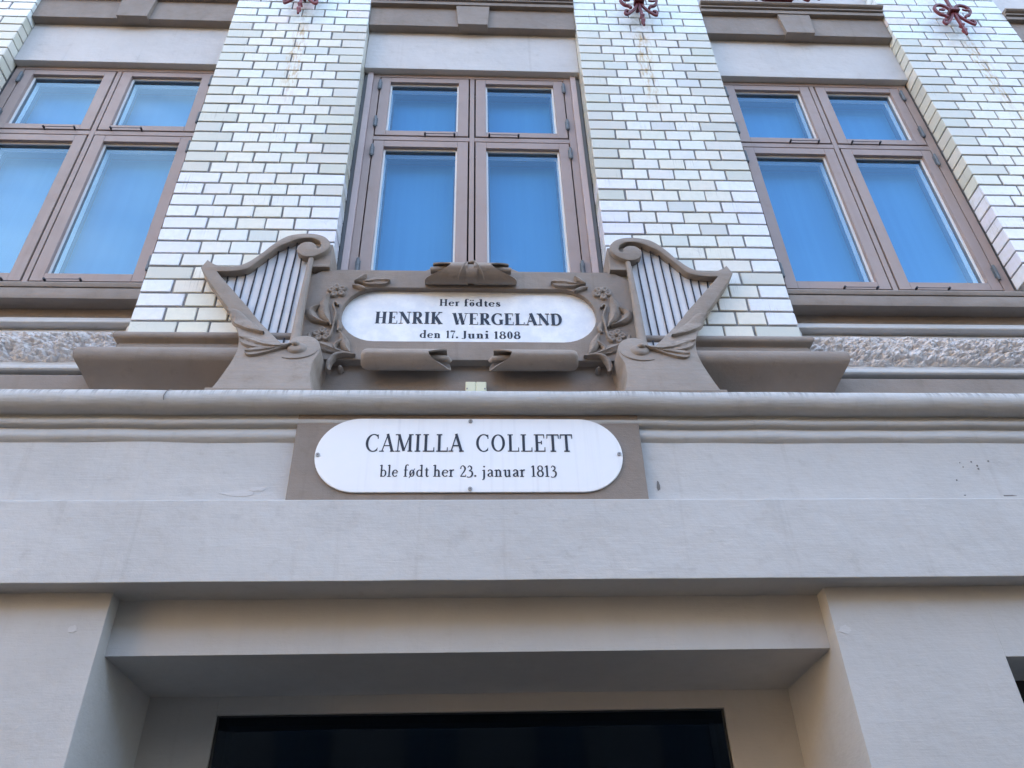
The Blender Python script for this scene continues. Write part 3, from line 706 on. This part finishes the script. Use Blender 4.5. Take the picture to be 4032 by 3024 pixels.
outer = [(min(max(x, x0), x1), z1 if z > z1 - .012 else z0 if z < z0 + .012 else z) for x, z in outer]
bm = bmesh.new(); plate_with_hole(bm, outer, inner, -.022, .0148)
finish(bm, 'board_panel', M['brown'], ib, bevel=.003)
bm = bmesh.new(); vs = [bm.verts.new((x, .0005, z)) for x, z in stadium(OC[0], OC[1], .4905, .136, .1355, 24)]; f = bm.faces.new(vs); r = bmesh.ops.extrude_face_region(bm, geom=[f])
for v in r['geom']:
    if isinstance(v, bmesh.types.BMVert): v.co.y += .012
plq = finish(bm, 'plaque', M['marble'], ib); plq['label'] = 'white marble oval plaque with black lettering'
YB = lambda z: -.022
def flower(cx, cz, rot, r=.040):
    fl = bmesh.new(); dome(fl, cx, cz, r * 1.22, r * 1.0, .004, 1, YB); o = finish(fl, 'flower', M['carving'], ib, smooth=50)
    for k in range(5):
        a = rot + k * 2 * math.pi / 5; bm = bmesh.new()
        dome(bm, cx + math.cos(a) * r * .55, cz + math.sin(a) * r * .5, r * .50, r * .40, .019, 1, YB, a, .7, 12, 5)
        finish(bm, 'petal', M['carving'], o, smooth=60)
    bm = bmesh.new(); dome(bm, cx, cz, r * .17, r * .15, .022, 1, YB, n=10); finish(bm, 'flower_centre', M['carving'], o, smooth=50)
for s in (1, -1):
    flower(s * .519, 3.797, R(60) if s > 0 else R(100)); flower(s * .552, 3.574, R(75) if s > 0 else R(95))
    leaves = [([(.318, 3.846, .004), (.335, 3.847, .019), (.365, 3.847, .022), (.40, 3.840, .015), (.43, 3.838, .005), (.455, 3.838, .003)], .012, 3),
              ([(.413, 3.878, .005), (.425, 3.870, .013), (.44, 3.857, .008), (.455, 3.842, .003)], .010, 1),
              ([(.41, 3.800, .003), (.425, 3.812, .010), (.445, 3.820, .009), (.462, 3.820, .003)], .009, 1),
              ([(.549, 3.772, .004), (.560, 3.735, .018), (.560, 3.700, .023), (.548, 3.660, .019), (.530, 3.630, .006), (.522, 3.612, .003)], .012, 1),
              ([(.576, 3.712, .003), (.600, 3.700, .016), (.610, 3.680, .021), (.592, 3.652, .018), (.562, 3.633, .007), (.535, 3.622, .003)], .012, 1),
              ([(.506, 3.716, .003), (.516, 3.730, .004), (.526, 3.724, .004), (.519, 3.700, .004), (.511, 3.675, .004), (.513, 3.640, .004), (.516, 3.600, .004), (.522, 3.565, .005), (.535, 3.545, .003)], .008, 0),
              ([(.487, 3.580, .003), (.475, 3.560, .012), (.468, 3.535, .019), (.455, 3.505, .013), (.440, 3.482, .004)], .011, 1),
              ([(.576, 3.535, .004), (.555, 3.522, .016), (.525, 3.510, .02), (.490, 3.492, .012), (.450, 3.478, .005), (.42, 3.471, .003)], .012, 2),
              ([(.60, 3.575, .003), (.598, 3.556, .010), (.585, 3.537, .012), (.565, 3.527, .006), (.55, 3.524, .003)], .010, 1),
              ([(.500, 3.640, .003), (.494, 3.625, .009), (.492, 3.605, .008), (.498, 3.588, .003)], .008, 1),
              ([(.463, 3.545, .003), (.485, 3.535, .008), (.500, 3.515, .009), (.495, 3.495, .005)], .010, 1),
              ([(.425, 3.471, .004), (.460, 3.476, .006), (.490, 3.470, .008), (.508, 3.448, .010), (.514, 3.425, .009), (.510, 3.402, .006), (.500, 3.396, .003)], .015, 0)]
    for pts, rg, vn in leaves:
        bm = bmesh.new(); ribbon(bm, pts, s, (lambda z: -.022) if rg < .014 else (lambda z: -.022 if z > 3.46 else -.02), rg, .0065, vn); finish(bm, 'carved_leaf', M['carving'], ib, smooth=55)
    bm = bmesh.new(); dome(bm, s * .474, 3.432, .012, .012, .03, 1, lambda z: .012); finish(bm, 'carved_bud', M['carving'], ib, smooth=50)
# rolled paper scrolls
def roll(name, xa, xb_fn, cy, cz, r0, closed_round, dirn, th=.006, parent=ib):
    """xa closed end, xb_fn(angle) open oblique end; dirn +1 opens to +x"""
    bm = bmesh.new(); n = 48
    def fl(a):      # flattened underside
        d = -math.degrees(a if a < math.pi else a - 2 * math.pi)
        return r0 * (1 - .17 * math.sin(math.pi * (d - 2) / 96) ** .8) if 2 < d < 98 else r0
    stations = ([(0, .55), (.004, .78), (.012, .93), (.024, 1.0)] if closed_round else [(0, 1.0)])
    angs = [2 * math.pi * i / n for i in range(n)]
    rings = []
    for dx, k in stations:
        rings.append([bm.verts.new((xa + dirn * dx, cy - fl(a) * k * math.cos(a), cz + fl(a) * k * math.sin(a) * .98)) for a in angs])
    if closed_round: bm.faces.new(rings[0])
    for q in (.25, .5, .75, 1.0):
        rings.append([bm.verts.new(((xa + dirn * stations[-1][0]) * (1 - q) + xb_fn(a) * q, cy - fl(a) * math.cos(a), cz + fl(a) * math.sin(a) * .98)) for a in angs])
    rings.append([bm.verts.new((xb_fn(a), cy - (fl(a) - th) * math.cos(a), cz + (fl(a) - th) * math.sin(a) * .98)) for a in angs])
    rings.append([bm.verts.new((xb_fn(a) * .35 + xa * .65, cy - (fl(a) - th) * math.cos(a), cz + (fl(a) - th) * math.sin(a) * .98)) for a in angs])
    for a, b in zip(rings, rings[1:]):
        for i in range(n): bm.faces.new((a[i], a[(i + 1) % n], b[(i + 1) % n], b[i]))
    bm.faces.new(rings[-1])
    for v in bm.verts: v.co += wob(v.co, .0015, 18)
    return finish(bm, name, M['harp'], parent, smooth=50)
def sm(a, lo, hi, a0=30, up=32, down=160, pw=1.0, top=None):
    # oblique end: cut back (hi) at angle a0 on the upper front, reaching lo over the top, behind and underneath
    d = math.degrees(a); d = d - 360 if d > 215 else d
    if d > a0:
        k = max(0, 1 - (d - a0) / up); t_ = lo if top is None else top; w_ = min(1, max(0, (d - 120) / 80)); lo = t_ * (1 - w_) + lo * w_
    else: k = (1 + math.cos(math.pi * min(1, (a0 - d) / down))) / 2
    return lo + (hi - lo) * k ** pw
for s in (1, -1):
    o = roll('paper_scroll', -.393 * s, lambda a, s=s: s * sm(a, -.070, -.150, 15, 45, 150, 1.0, -.085), -.050, 3.437, .040, True, s)
    bm = bmesh.new(); tube(bm, [(s * -.26, -.045, 3.447), (s * -.12, -.045, 3.447), (s * -.083, -.043, 3.446), (s * -.072, -.035, 3.438)], [.014, .014, .0135, .009], 14); finish(bm, 'inner_roll', M['harp'], o, smooth=50)
    o = roll('crest_scroll', .012 * s, lambda a, s=s: s * sm(a, .180, .078, 22, 46, 112, 1.0, .150), -.052, 3.870, .045, False, s)
    bm = bmesh.new(); tube(bm, [(s * .05, -.05, 3.893), (s * .12, -.05, 3.892), (s * .160, -.05, 3.888)], [.016, .0155, .014], 14); finish(bm, 'inner_roll', M['harp'], o, smooth=50)
    ring = [(s * (.030 + .022 * math.sin(R(a)) * -1), -.052 - .0465 * math.cos(R(a)), 3.870 + .0457 * math.sin(R(a))) for a in range(-75, 80, 12)]
    bm = bmesh.new(); tube(bm, ring, .0022, 6); finish(bm, 'scroll_edge', M['harp'], o, smooth=50)
bm = bmesh.new(); dome(bm, .006, 3.905, .03, .018, .050, 1, lambda z: -.04); finish(bm, 'crest_knob', M['harp'], ib, smooth=50)
bm = bmesh.new(); cyl(bm, -.02, -.055, 3.866, .038, .045, 24, 'x'); finish(bm, 'crest_core', M['harp'], ib, smooth=40)
bm = bmesh.new(); cp = [(-.205, 3.90), (-.19, 3.918), (-.165, 3.932), (-.13, 3.955), (-.06, 3.962), (0, 3.962), (.07, 3.962), (.14, 3.952), (.17, 3.935), (.195, 3.92), (.207, 3.90)]
vs = [bm.verts.new((x, -.015, z)) for x, z in cp]; f = bm.faces.new(vs); r = bmesh.ops.extrude_face_region(bm, geom=[f])
for v in r['geom']:
    if isinstance(v, bmesh.types.BMVert): v.co.y += .025
finish(bm, 'crest_plate', M['brown'], ib, bevel=.003)

# ------------------------------------------------------------------ lettering
def glyphs(T, t):
    S = t * .9; sf = T * .5 + (.06 if T > .17 else .08)
    def stem(x, y0, y1, top=1, bot=1, w=T):
        r = [[(x, y0, w), (x, y1, w)]]
        if bot: r.append([(x - sf, y0 + S / 2, S), (x + sf, y0 + S / 2, S)])
        if top == 1: r.append([(x - sf, y1 - S / 2, S), (x + sf, y1 - S / 2, S)])
        if top == 2: r.append([(x - sf * 1.05, y1 - .075, S * 1.1), (x, y1 - S * .3, S * 1.6)])
        return r
    def sl(x, y): return [[(x - sf * .85, y, S), (x + sf * .85, y, S)]]
    def bowl(x0, x1, y0, y1):   # closed oval, thick at the sides
        cx, cy, rx, ry = (x0 + x1) / 2, (y0 + y1) / 2, (x1 - x0) / 2 - T / 2, (y1 - y0) / 2 - t / 2
        return [[(cx + rx * math.cos(a), cy + ry * math.sin(a), t + (T - t) * abs(math.cos(a)) ** 1.5) for a in [2 * math.pi * i / 24 for i in range(25)]]]
    def arcp(cx, cy, rx, ry, a0, a1, n=14):
        return [(cx + rx * math.cos(R(a0 + (a1 - a0) * i / n)), cy + ry * math.sin(R(a0 + (a1 - a0) * i / n)), t + (T - t) * abs(math.cos(R(a0 + (a1 - a0) * i / n))) ** 1.6) for i in range(n + 1)]
    X = .62
    G = {}
    G['I'] = (stem(.2, 0, 1), .4)
    G['L'] = (stem(.2, 0, 1) + [[(.2, S / 2, S), (.64, S / 2, S)], [(.655, 0, t), (.66, .24, t * .7)]], .70)
    G['E'] = (stem(.2, 0, 1) + [[(.2, S / 2, S), (.62, S / 2, S)], [(.2, 1 - S / 2, S), (.60, 1 - S / 2, S)], [(.2, .52, S), (.46, .52, S)], [(.635, 0, t), (.645, .25, t * .7)], [(.605, 1, t), (.61, .77, t * .7)], [(.46, .42, t), (.46, .62, t)]], .70)
    G['T'] = (stem(.36, 0, 1) + [[(.04, 1 - S / 2, S), (.68, 1 - S / 2, S)], [(.045, 1, t), (.03, .76, t * .7)], [(.675, 1, t), (.69, .76, t * .7)]], .72)
    G['H'] = (stem(.2, 0, 1) + stem(.66, 0, 1) + [[(.2, .5, t), (.66, .5, t)]], .86)
    G['N'] = ([[(.17, 0, t), (.17, 1, t)], [(.17, .98, T), (.71, .03, T)], [(.71, 0, t), (.71, 1, t)]] + sl(.17, S / 2) + sl(.12, 1 - S / 2) + sl(.71, 1 - S / 2), .87)
    G['M'] = ([[(.15, 0, t), (.18, 1, t)], [(.18, .99, T), (.49, .04, T)], [(.49, .04, t), (.80, .98, t)], [(.83, 0, T), (.81, 1, T)]] + sl(.15, S / 2) + sl(.12, 1 - S / 2) + sl(.83, S / 2) + sl(.86, 1 - S / 2), 1.0)
    G['A'] = ([[(.12, 0, t), (.41, 1, t)], [(.39, 1.02, T), (.70, 0, T)], [(.2, .34, t), (.60, .34, t)]] + sl(.11, S / 2) + sl(.70, S / 2), .80)
    G['W'] = ([[(.12, 1, T), (.35, .0, T)], [(.35, 0, t), (.57, .98, t)], [(.52, 1, T), (.75, 0, T)], [(.75, 0, t), (.97, 1, t)]] + sl(.10, 1 - S / 2) + sl(.52, 1 - S / 2) + sl(.98, 1 - S / 2), 1.08)
    G['R'] = (stem(.2, 0, 1) + [[(.2, 1 - t / 2, t)] + arcp(.42, .755, .16, .23, 90, -90) + [(.2, .525, t)]] + [[(.38, .52, T * .8), (.60, .12, T), (.66, .03, t), (.78, .02, t)]], .80)
    G['K'] = (stem(.2, 0, 1) + [[(.2, .36, t), (.64, .98, t)], [(.36, .58, T), (.68, .0, T)]] + sl(.66, 1 - S / 2) + sl(.70, S / 2), .84)
    G['D'] = (stem(.2, 0, 1) + [[(.2, 1 - t / 2, t)] + arcp(.40, .5, .30, .485, 90, -90, 20) + [(.2, t / 2, t)]], .82)
    G['C'] = ([arcp(.46, .5, .36, .485, 52, 308, 24)] + [[(.69, .98, t), (.70, .74, t)], [(.70, .22, t * .6), (.66, .10, t)]], .78)
    G['G'] = ([arcp(.46, .5, .36, .485, 52, 300, 24)] + [[(.69, .98, t), (.70, .74, t)], [(.68, .05, T), (.68, .40, T)]] + sl(.68, .42), .84)
    G['O'] = (bowl(.05, .83, 0, 1), .88)
    G['J'] = ([[(.30, 1, T), (.30, .2, T), (.27, .02, T * .8), (.16, -.06, t), (.05, .02, T * .7)]] + sl(.30, 1 - S / 2), .46)
    # lower case
    G['b'] = (stem(.17, 0, 1.05, 2, 0) + [arcp(.34, X / 2, .20, X / 2 - t / 2, 130, -130, 16)], .62)
    G['l'] = (stem(.17, 0, 1.05, 2), .34)
    G['h'] = (stem(.17, 0, 1.05, 2) + [[(.2, X * .78, t), (.32, X * .97, t * 1.6), (.44, X * .80, T), (.46, X * .5, T), (.46, 0, T)]] + sl(.46, S / 2), .66)
    G['n'] = (stem(.17, 0, X, 2) + [[(.2, X * .78, t), (.32, X * .97, t * 1.6), (.44, X * .80, T), (.46, X * .5, T), (.46, 0, T)]] + sl(.46, S / 2), .66)
    G['u'] = (stem(.17, .12, X, 2, 0) + [[(.17, .2, T), (.22, .04, T * .8), (.32, .02, t), (.45, .14, t)]] + stem(.47, 0, X, 2, 0) + [[(.47, S / 2, S), (.58, S / 2, S)]], .66)
    G['i'] = (stem(.17, 0, X, 2) + [[(.16, .84, T * 1.05), (.18, .84 + T * .9, T * 1.05)]], .34)
    G['j'] = ([[(.17, X, T), (.17, .0, T), (.13, -.2, T * .7), (.02, -.26, t)]] + [[(.17 - sf, X - .07, S), (.17, X - S / 2, S * 1.6)], [(.16, .84, T * 1.05), (.18, .84 + T * .9, T * 1.05)]], .34)
    G['r'] = (stem(.17, 0, X, 2) + [[(.2, X * .70, t), (.30, X * .95, t * 1.5), (.40, X * .92, T * .9)]], .46)
    G['e'] = ([arcp(.28, X / 2, .20, X / 2 - t / 2, 20, 318, 20), [(.09, X * .55, t), (.47, X * .55, t)]], .54)
    G['f'] = (stem(.18, 0, .86, 0) + [[(.18, .8, T), (.20, .98, T * .8), (.30, 1.06, t), (.40, 1.0, T * .8)], [(.04, X - S / 2, S), (.36, X - S / 2, S)]], .38)
    G['t'] = ([[(.18, X + .18, t), (.18, X, T), (.18, .15, T), (.24, .03, T * .7), (.36, .07, t)], [(.04, X - S / 2, S), (.34, X - S / 2, S)]], .38)
    G['d'] = ([arcp(.28, X / 2, .20, X / 2 - t / 2, 50, 310, 16)] + stem(.46, 0, 1.05, 2, 0) + [[(.46, S / 2, S), (.58, S / 2, S)]], .64)
    G['a'] = ([[(.12, X * .78, T * .9), (.18, X * .95, t * 1.4), (.30, X * .98, t * 1.4), (.40, X * .82, T), (.41, X * .5, T), (.41, .12, T), (.50, .03, t)], [(.41, X * .58, t), (.22, X * .48, t * 1.3), (.12, X * .26, T), (.18, .05, t * 1.4), (.30, .04, t), (.41, .16, t)]], .56)
    G['s'] = ([[(.36, X * .78, t), (.26, X * .97, t), (.13, X * .84, T * .7), (.18, X * .60, T), (.32, X * .40, T), (.37, X * .18, T * .7), (.24, .02, t), (.10, .12, t)], [(.37, X * .95, t), (.37, X * .72, t)], [(.09, .02, t), (.09, .2, t)]], .46)
    G['o'] = (bowl(.06, .50, 0, X), .56)
    G['\u00f8'] = (bowl(.06, .50, 0, X) + [[(.06, -.10, t), (.50, X + .10, t)]], .56)
    G['\u00f6'] = (bowl(.06, .50, 0, X) + [[(.16, .80, T * .75), (.16, .80 + T * .7, T * .75)], [(.38, .80, T * .75), (.38, .80 + T * .7, T * .75)]], .56)
    G['.'] = ([[(.12, 0, T * 1.1), (.12, T * 1.05, T * 1.1)]], .26)
    # figures
    G['1'] = (stem(.22, 0, 1, 0) + [[(.06, .84, t), (.20, .97, S * 1.5)]], .44)
    G['8'] = ([[(.28 + .17 * math.cos(a), .75 + .215 * math.sin(a), t + (T - t) * .7 * abs(math.cos(a))) for a in [2 * math.pi * i / 18 for i in range(19)]], [(.28 + .205 * math.cos(a), .27 + .25 * math.sin(a), t + (T - t) * abs(math.cos(a))) for a in [2 * math.pi * i / 18 for i in range(19)]]], .56)
    G['0'] = (bowl(.05, .53, 0, 1), .58)
    G['7'] = ([[(.06, .80, t), (.08, .95, T * .8), (.28, .93, T * .9), (.48, .97, t)], [(.48, .97, t), (.28, .5, t * 1.3), (.22, 0, T)]], .52)
    G['2'] = ([[(.08, .70, T * .8), (.14, .90, t), (.27, .97, t * 1.3), (.42, .78, T), (.38, .52, T * .8), (.08, .03, t)], [(.08, S * .7, S * 1.6), (.46, S * .7, S * 1.6)], [(.46, 0, t), (.49, .18, t)]], .54)
    G['3'] = ([[(.09, .80, t), (.20, .96, t * 1.2), (.36, .84, T * .9), (.35, .64, T * .7), (.18, .53, t)], [(.18, .53, t), (.38, .46, T * .8), (.44, .26, T), (.36, .04, T * .8), (.18, -.05, t), (.05, .0, T * .7)]], .54)
    return G
def word(parent, text, xa, xb, base, cap, y, T, t, slant=0):
    G = glyphs(T, t); adv = sum(G[c][1] for c in text); k = cap; gap = ((xb - xa) - adv * k * 1.0)
    sx = 1.0; sp = gap / max(1, len(text) - 1) if len(text) > 1 else 0
    if sp < .0 or sp > .09 * cap:
        sp = min(max(sp, .045 * cap), .07 * cap); sx = ((xb - xa) - sp * (len(text) - 1)) / (adv * k)
    x = xa; q = 0
    for ch in text:
        bm = bmesh.new()
        for st_ in G[ch][0]:
            pts = crom(st_, 4) if 2 < len(st_) < 12 else st_
            yy = y - q * .00004; q += 1; L, Rr = [], []
            for i, (px, pz, w) in enumerate(pts):
                a = pts[max(i - 1, 0)]; b = pts[min(i + 1, len(pts) - 1)]; d = Vector((b[0] - a[0], b[1] - a[1])); d = d.normalized() if d.length else Vector((1, 0))
                n = Vector((-d.y, d.x)) * w / 2
                L.append(((px + n.x) * k * sx + x, base + (pz + n.y) * k)); Rr.append(((px - n.x) * k * sx + x, base + (pz - n.y) * k))
            va = [[bm.verts.new((p[0], yv, p[1])) for p in Q] for yv in (yy, y + .002) for Q in (L, Rr)]
            for i in range(len(pts) - 1):
                bm.faces.new((va[0][i], va[0][i + 1], va[1][i + 1], va[1][i])); bm.faces.new((va[0][i], va[2][i], va[2][i + 1], va[0][i + 1])); bm.faces.new((va[1][i], va[1][i + 1], va[3][i + 1], va[3][i]))
            for e in (0, -1): bm.faces.new((va[0][e], va[1][e], va[3][e], va[2][e]))
        finish(bm, 'letter', M['ink'], parent)
        x += G[ch][1] * k * sx + sp
YL = -.0001
for w in (('Her', -.124, -.043, 3.7455, .036), ('f\u00f6dtes', -.027, .117, 3.7445, .036), ('HENRIK', -.368, -.108, 3.653, .0595), ('WERGELAND', -.070, .354, 3.650, .0585), ('den', -.192, -.112, 3.5825, .037), ('17.', -.094, -.046, 3.582, .037), ('Juni', -.035, .070, 3.5815, .037), ('1808', .088, .190, 3.580, .037)):
    word(plq, w[0], w[1], w[2], w[3], w[4], YL, .22 if w[4] > .05 else .185, .048)

# ------------------------------------------------------------------ lower plaque
lp = thing('name_plate', 'white enamel oval plate with black serif text on a brown panel under the cornice', 'plaque', (0, -.13, 2.82))
box('backing_panel', (-.559, .559, -.150, -.09, 2.807, 3.129), M['brown'], lp, .002)
def oval_plate(hw, hh, y0, y1, cz=2.9693, n=28):
    bm = bmesh.new(); vs = [bm.verts.new((x, y0, z)) for x, z in stadium(.002, cz, hw, hh, hh, n)]; f = bm.faces.new(vs); r = bmesh.ops.extrude_face_region(bm, geom=[f])
    for v in r['geom']:
        if isinstance(v, bmesh.types.BMVert): v.co.y = y1
    return bm
pl = finish(oval_plate(.490, .137, -.157, -.1505), 'plate', M['enamel'], lp, bevel=.0022, seg=3)
for w in (('CAMILLA', -.336, -.020, 2.9792, .0665), ('COLLETT', .020, .337, 2.9792, .0665)): word(pl, w[0], w[1] * .99, w[2] * .99, w[3], w[4] * .99, -.1575, .15, .06)
for w in (('ble', -.283, -.224, 2.8872, .0415), ('f\u00f8dt', -.208, -.127, 2.8872, .0415), ('her', -.115, -.046, 2.8872, .0415), ('23.', -.031, .025, 2.8872, .0415), ('januar', .040, .179, 2.8867, .0415), ('1813', .195, .280, 2.8867, .0415)):
    word(pl, w[0], w[1] * .99, w[2] * .99, w[3], w[4] * .99, -.1575, .135, .06)
for (x, z) in ((.003, 3.0955), (.003, 2.8435), (-.478, 2.967), (.481, 2.970)):
    bm = bmesh.new(); cyl(bm, x, -.1605, z, .0068, .004, 14, 'y'); s = finish(bm, 'screw', M['screw'], pl, smooth=40)
    bm = bmesh.new(); cyl(bm, x, -.1612, z, .0024, .003, 8, 'y'); finish(bm, 'screw_socket', M['chip'], s)

# ------------------------------------------------------------------ small cream cover
cc = thing('cable_cover', 'small cream plastic cover with two halves and screws on the cornice ledge', 'cover', (.021, -.01, 3.3))
box('cover_half', (-.017, .0203, -.012, .015, 3.21, 3.368), M['cream_plastic'], cc, .003); box('cover_half', (.0217, .059, -.012, .015, 3.21, 3.368), M['cream_plastic'], cc, .003)
box('cover_seam', (.0195, .0225, -.009, .014, 3.215, 3.365), M['cream_plastic'], cc)
for x in (-.011, .053):
    bm = bmesh.new(); cyl(bm, x, -.0135, 3.336, .0033, .004, 10, 'y'); s = finish(bm, 'screw', M['screw'], cc, smooth=40)
    bm = bmesh.new(); cyl(bm, x, -.0138, 3.336, .0015, .002, 8, 'y'); finish(bm, 'screw_socket', M['chip'], s)

# ------------------------------------------------------------------ red iron wall ties
def wall_tie(cx, label, lean=0, cz=5.965, tilt=0):
    t = thing('iron_wall_tie', label, 'wall tie', (cx, -.05, cz), 'red iron wall ties on the pilasters')
    y = -.055
    def P(pts): return [(cx + x + lean * z, y + d, cz + z) for x, z, d in crom([(a[0], a[1], a[2] if len(a) > 2 else 0) for a in pts], 6)]
    bm = bmesh.new(); tube(bm, P([(0, .36), (0, .2), (0, 0), (0, -.07), (.002, -.135)]), .0095, square=True)
    finish(bm, 'stem', M['red_iron'], t)
    for z0, z1, r in ((-.13, -.175, .017), (-.175, -.232, .015)):
        bm = bmesh.new(); tube(bm, P([(.0, z0), (.002, z0 * .75 + z1 * .25), (.0, (z0 + z1) / 2), (.002, z1)]), [.008 + (r - .008) * math.sin(math.pi * min(1, .15 + i / 18)) for i in range(19)], square=True)
        finish(bm, 'bud', M['red_iron'], t)
    box('collar', (cx - .028, cx + .028, y - .022, y + .02, cz - .012, cz + .014), M['red_iron'], t, .004)
    box('wall_pin', (cx - .008, cx + .008, y, .01, cz - .008, cz + .008), M['red_iron'], t)
    for s in (-1, 1):
        bm = bmesh.new(); tube(bm, P([(s * .012, -.02), (s * .022, -.05), (s * .045, -.09), (s * .078, -.128), (s * .088, -.118), (s * .087, -.098), (s * .078, -.088), (s * .070, -.094)]), .0085, square=True); finish(bm, 'lower_scroll', M['red_iron'], t)
        bm = bmesh.new(); tube(bm, P([(s * .012, .02), (s * .03, .055), (s * .062, .07), (s * .094, .05), (s * .100, .01), (s * .085, -.028), (s * .06, -.042), (s * .050, -.06)]), .0095, square=True); finish(bm, 'upper_scroll', M['red_iron'], t)
        bm = bmesh.new(); tube(bm, P([(s * .088, .0, -.012), (s * .07, -.012, -.016), (s * .056, .0, -.012), (s * .058, .018, -.006), (s * .066, .022)]), .0065, square=True); finish(bm, 'curl', M['red_iron'], t)
wall_tie(.918, 'dark red iron wall tie with four curls, right of the centre window')
wall_tie(-.925, 'dark red iron wall tie cut off by the top edge left of the centre window', cz=5.995)
wall_tie(2.705, 'reddish iron wall tie with curls at the top of the far right pilaster', lean=.03, cz=5.955)
# window box railing above the right lintel
wr = thing('iron_railing', 'dark red iron railing just showing above the right window lintel', 'railing', (1.75, 0, 6.075))
for x0 in (1.56, 1.70, 1.86):
    for s in (-1, 1):
        bm = bmesh.new(); tube(bm, [(a, -.03, b) for a, b in crom([(x0, 6.16), (x0 + s * .02, 6.115), (x0 + s * .05, 6.085), (x0 + s * .065, 6.11), (x0 + s * .05, 6.13)], 5)], .009, square=True); finish(bm, 'scroll', M['red_iron'], wr)
box('bottom_rail', (1.66, 1.82, -.045, .03, 6.075, 6.12), M['red_iron'], wr, .004)
box('top_rail', (1.45, 2.05, -.045, -.015, 6.36, 6.38), M['red_iron'], wr, .004)
for x in (1.50, 1.62, 1.74, 1.86, 1.98): box('rail_bar', (x - .007, x + .007, -.037, -.023, 6.10, 6.36), M['red_iron'], wr)
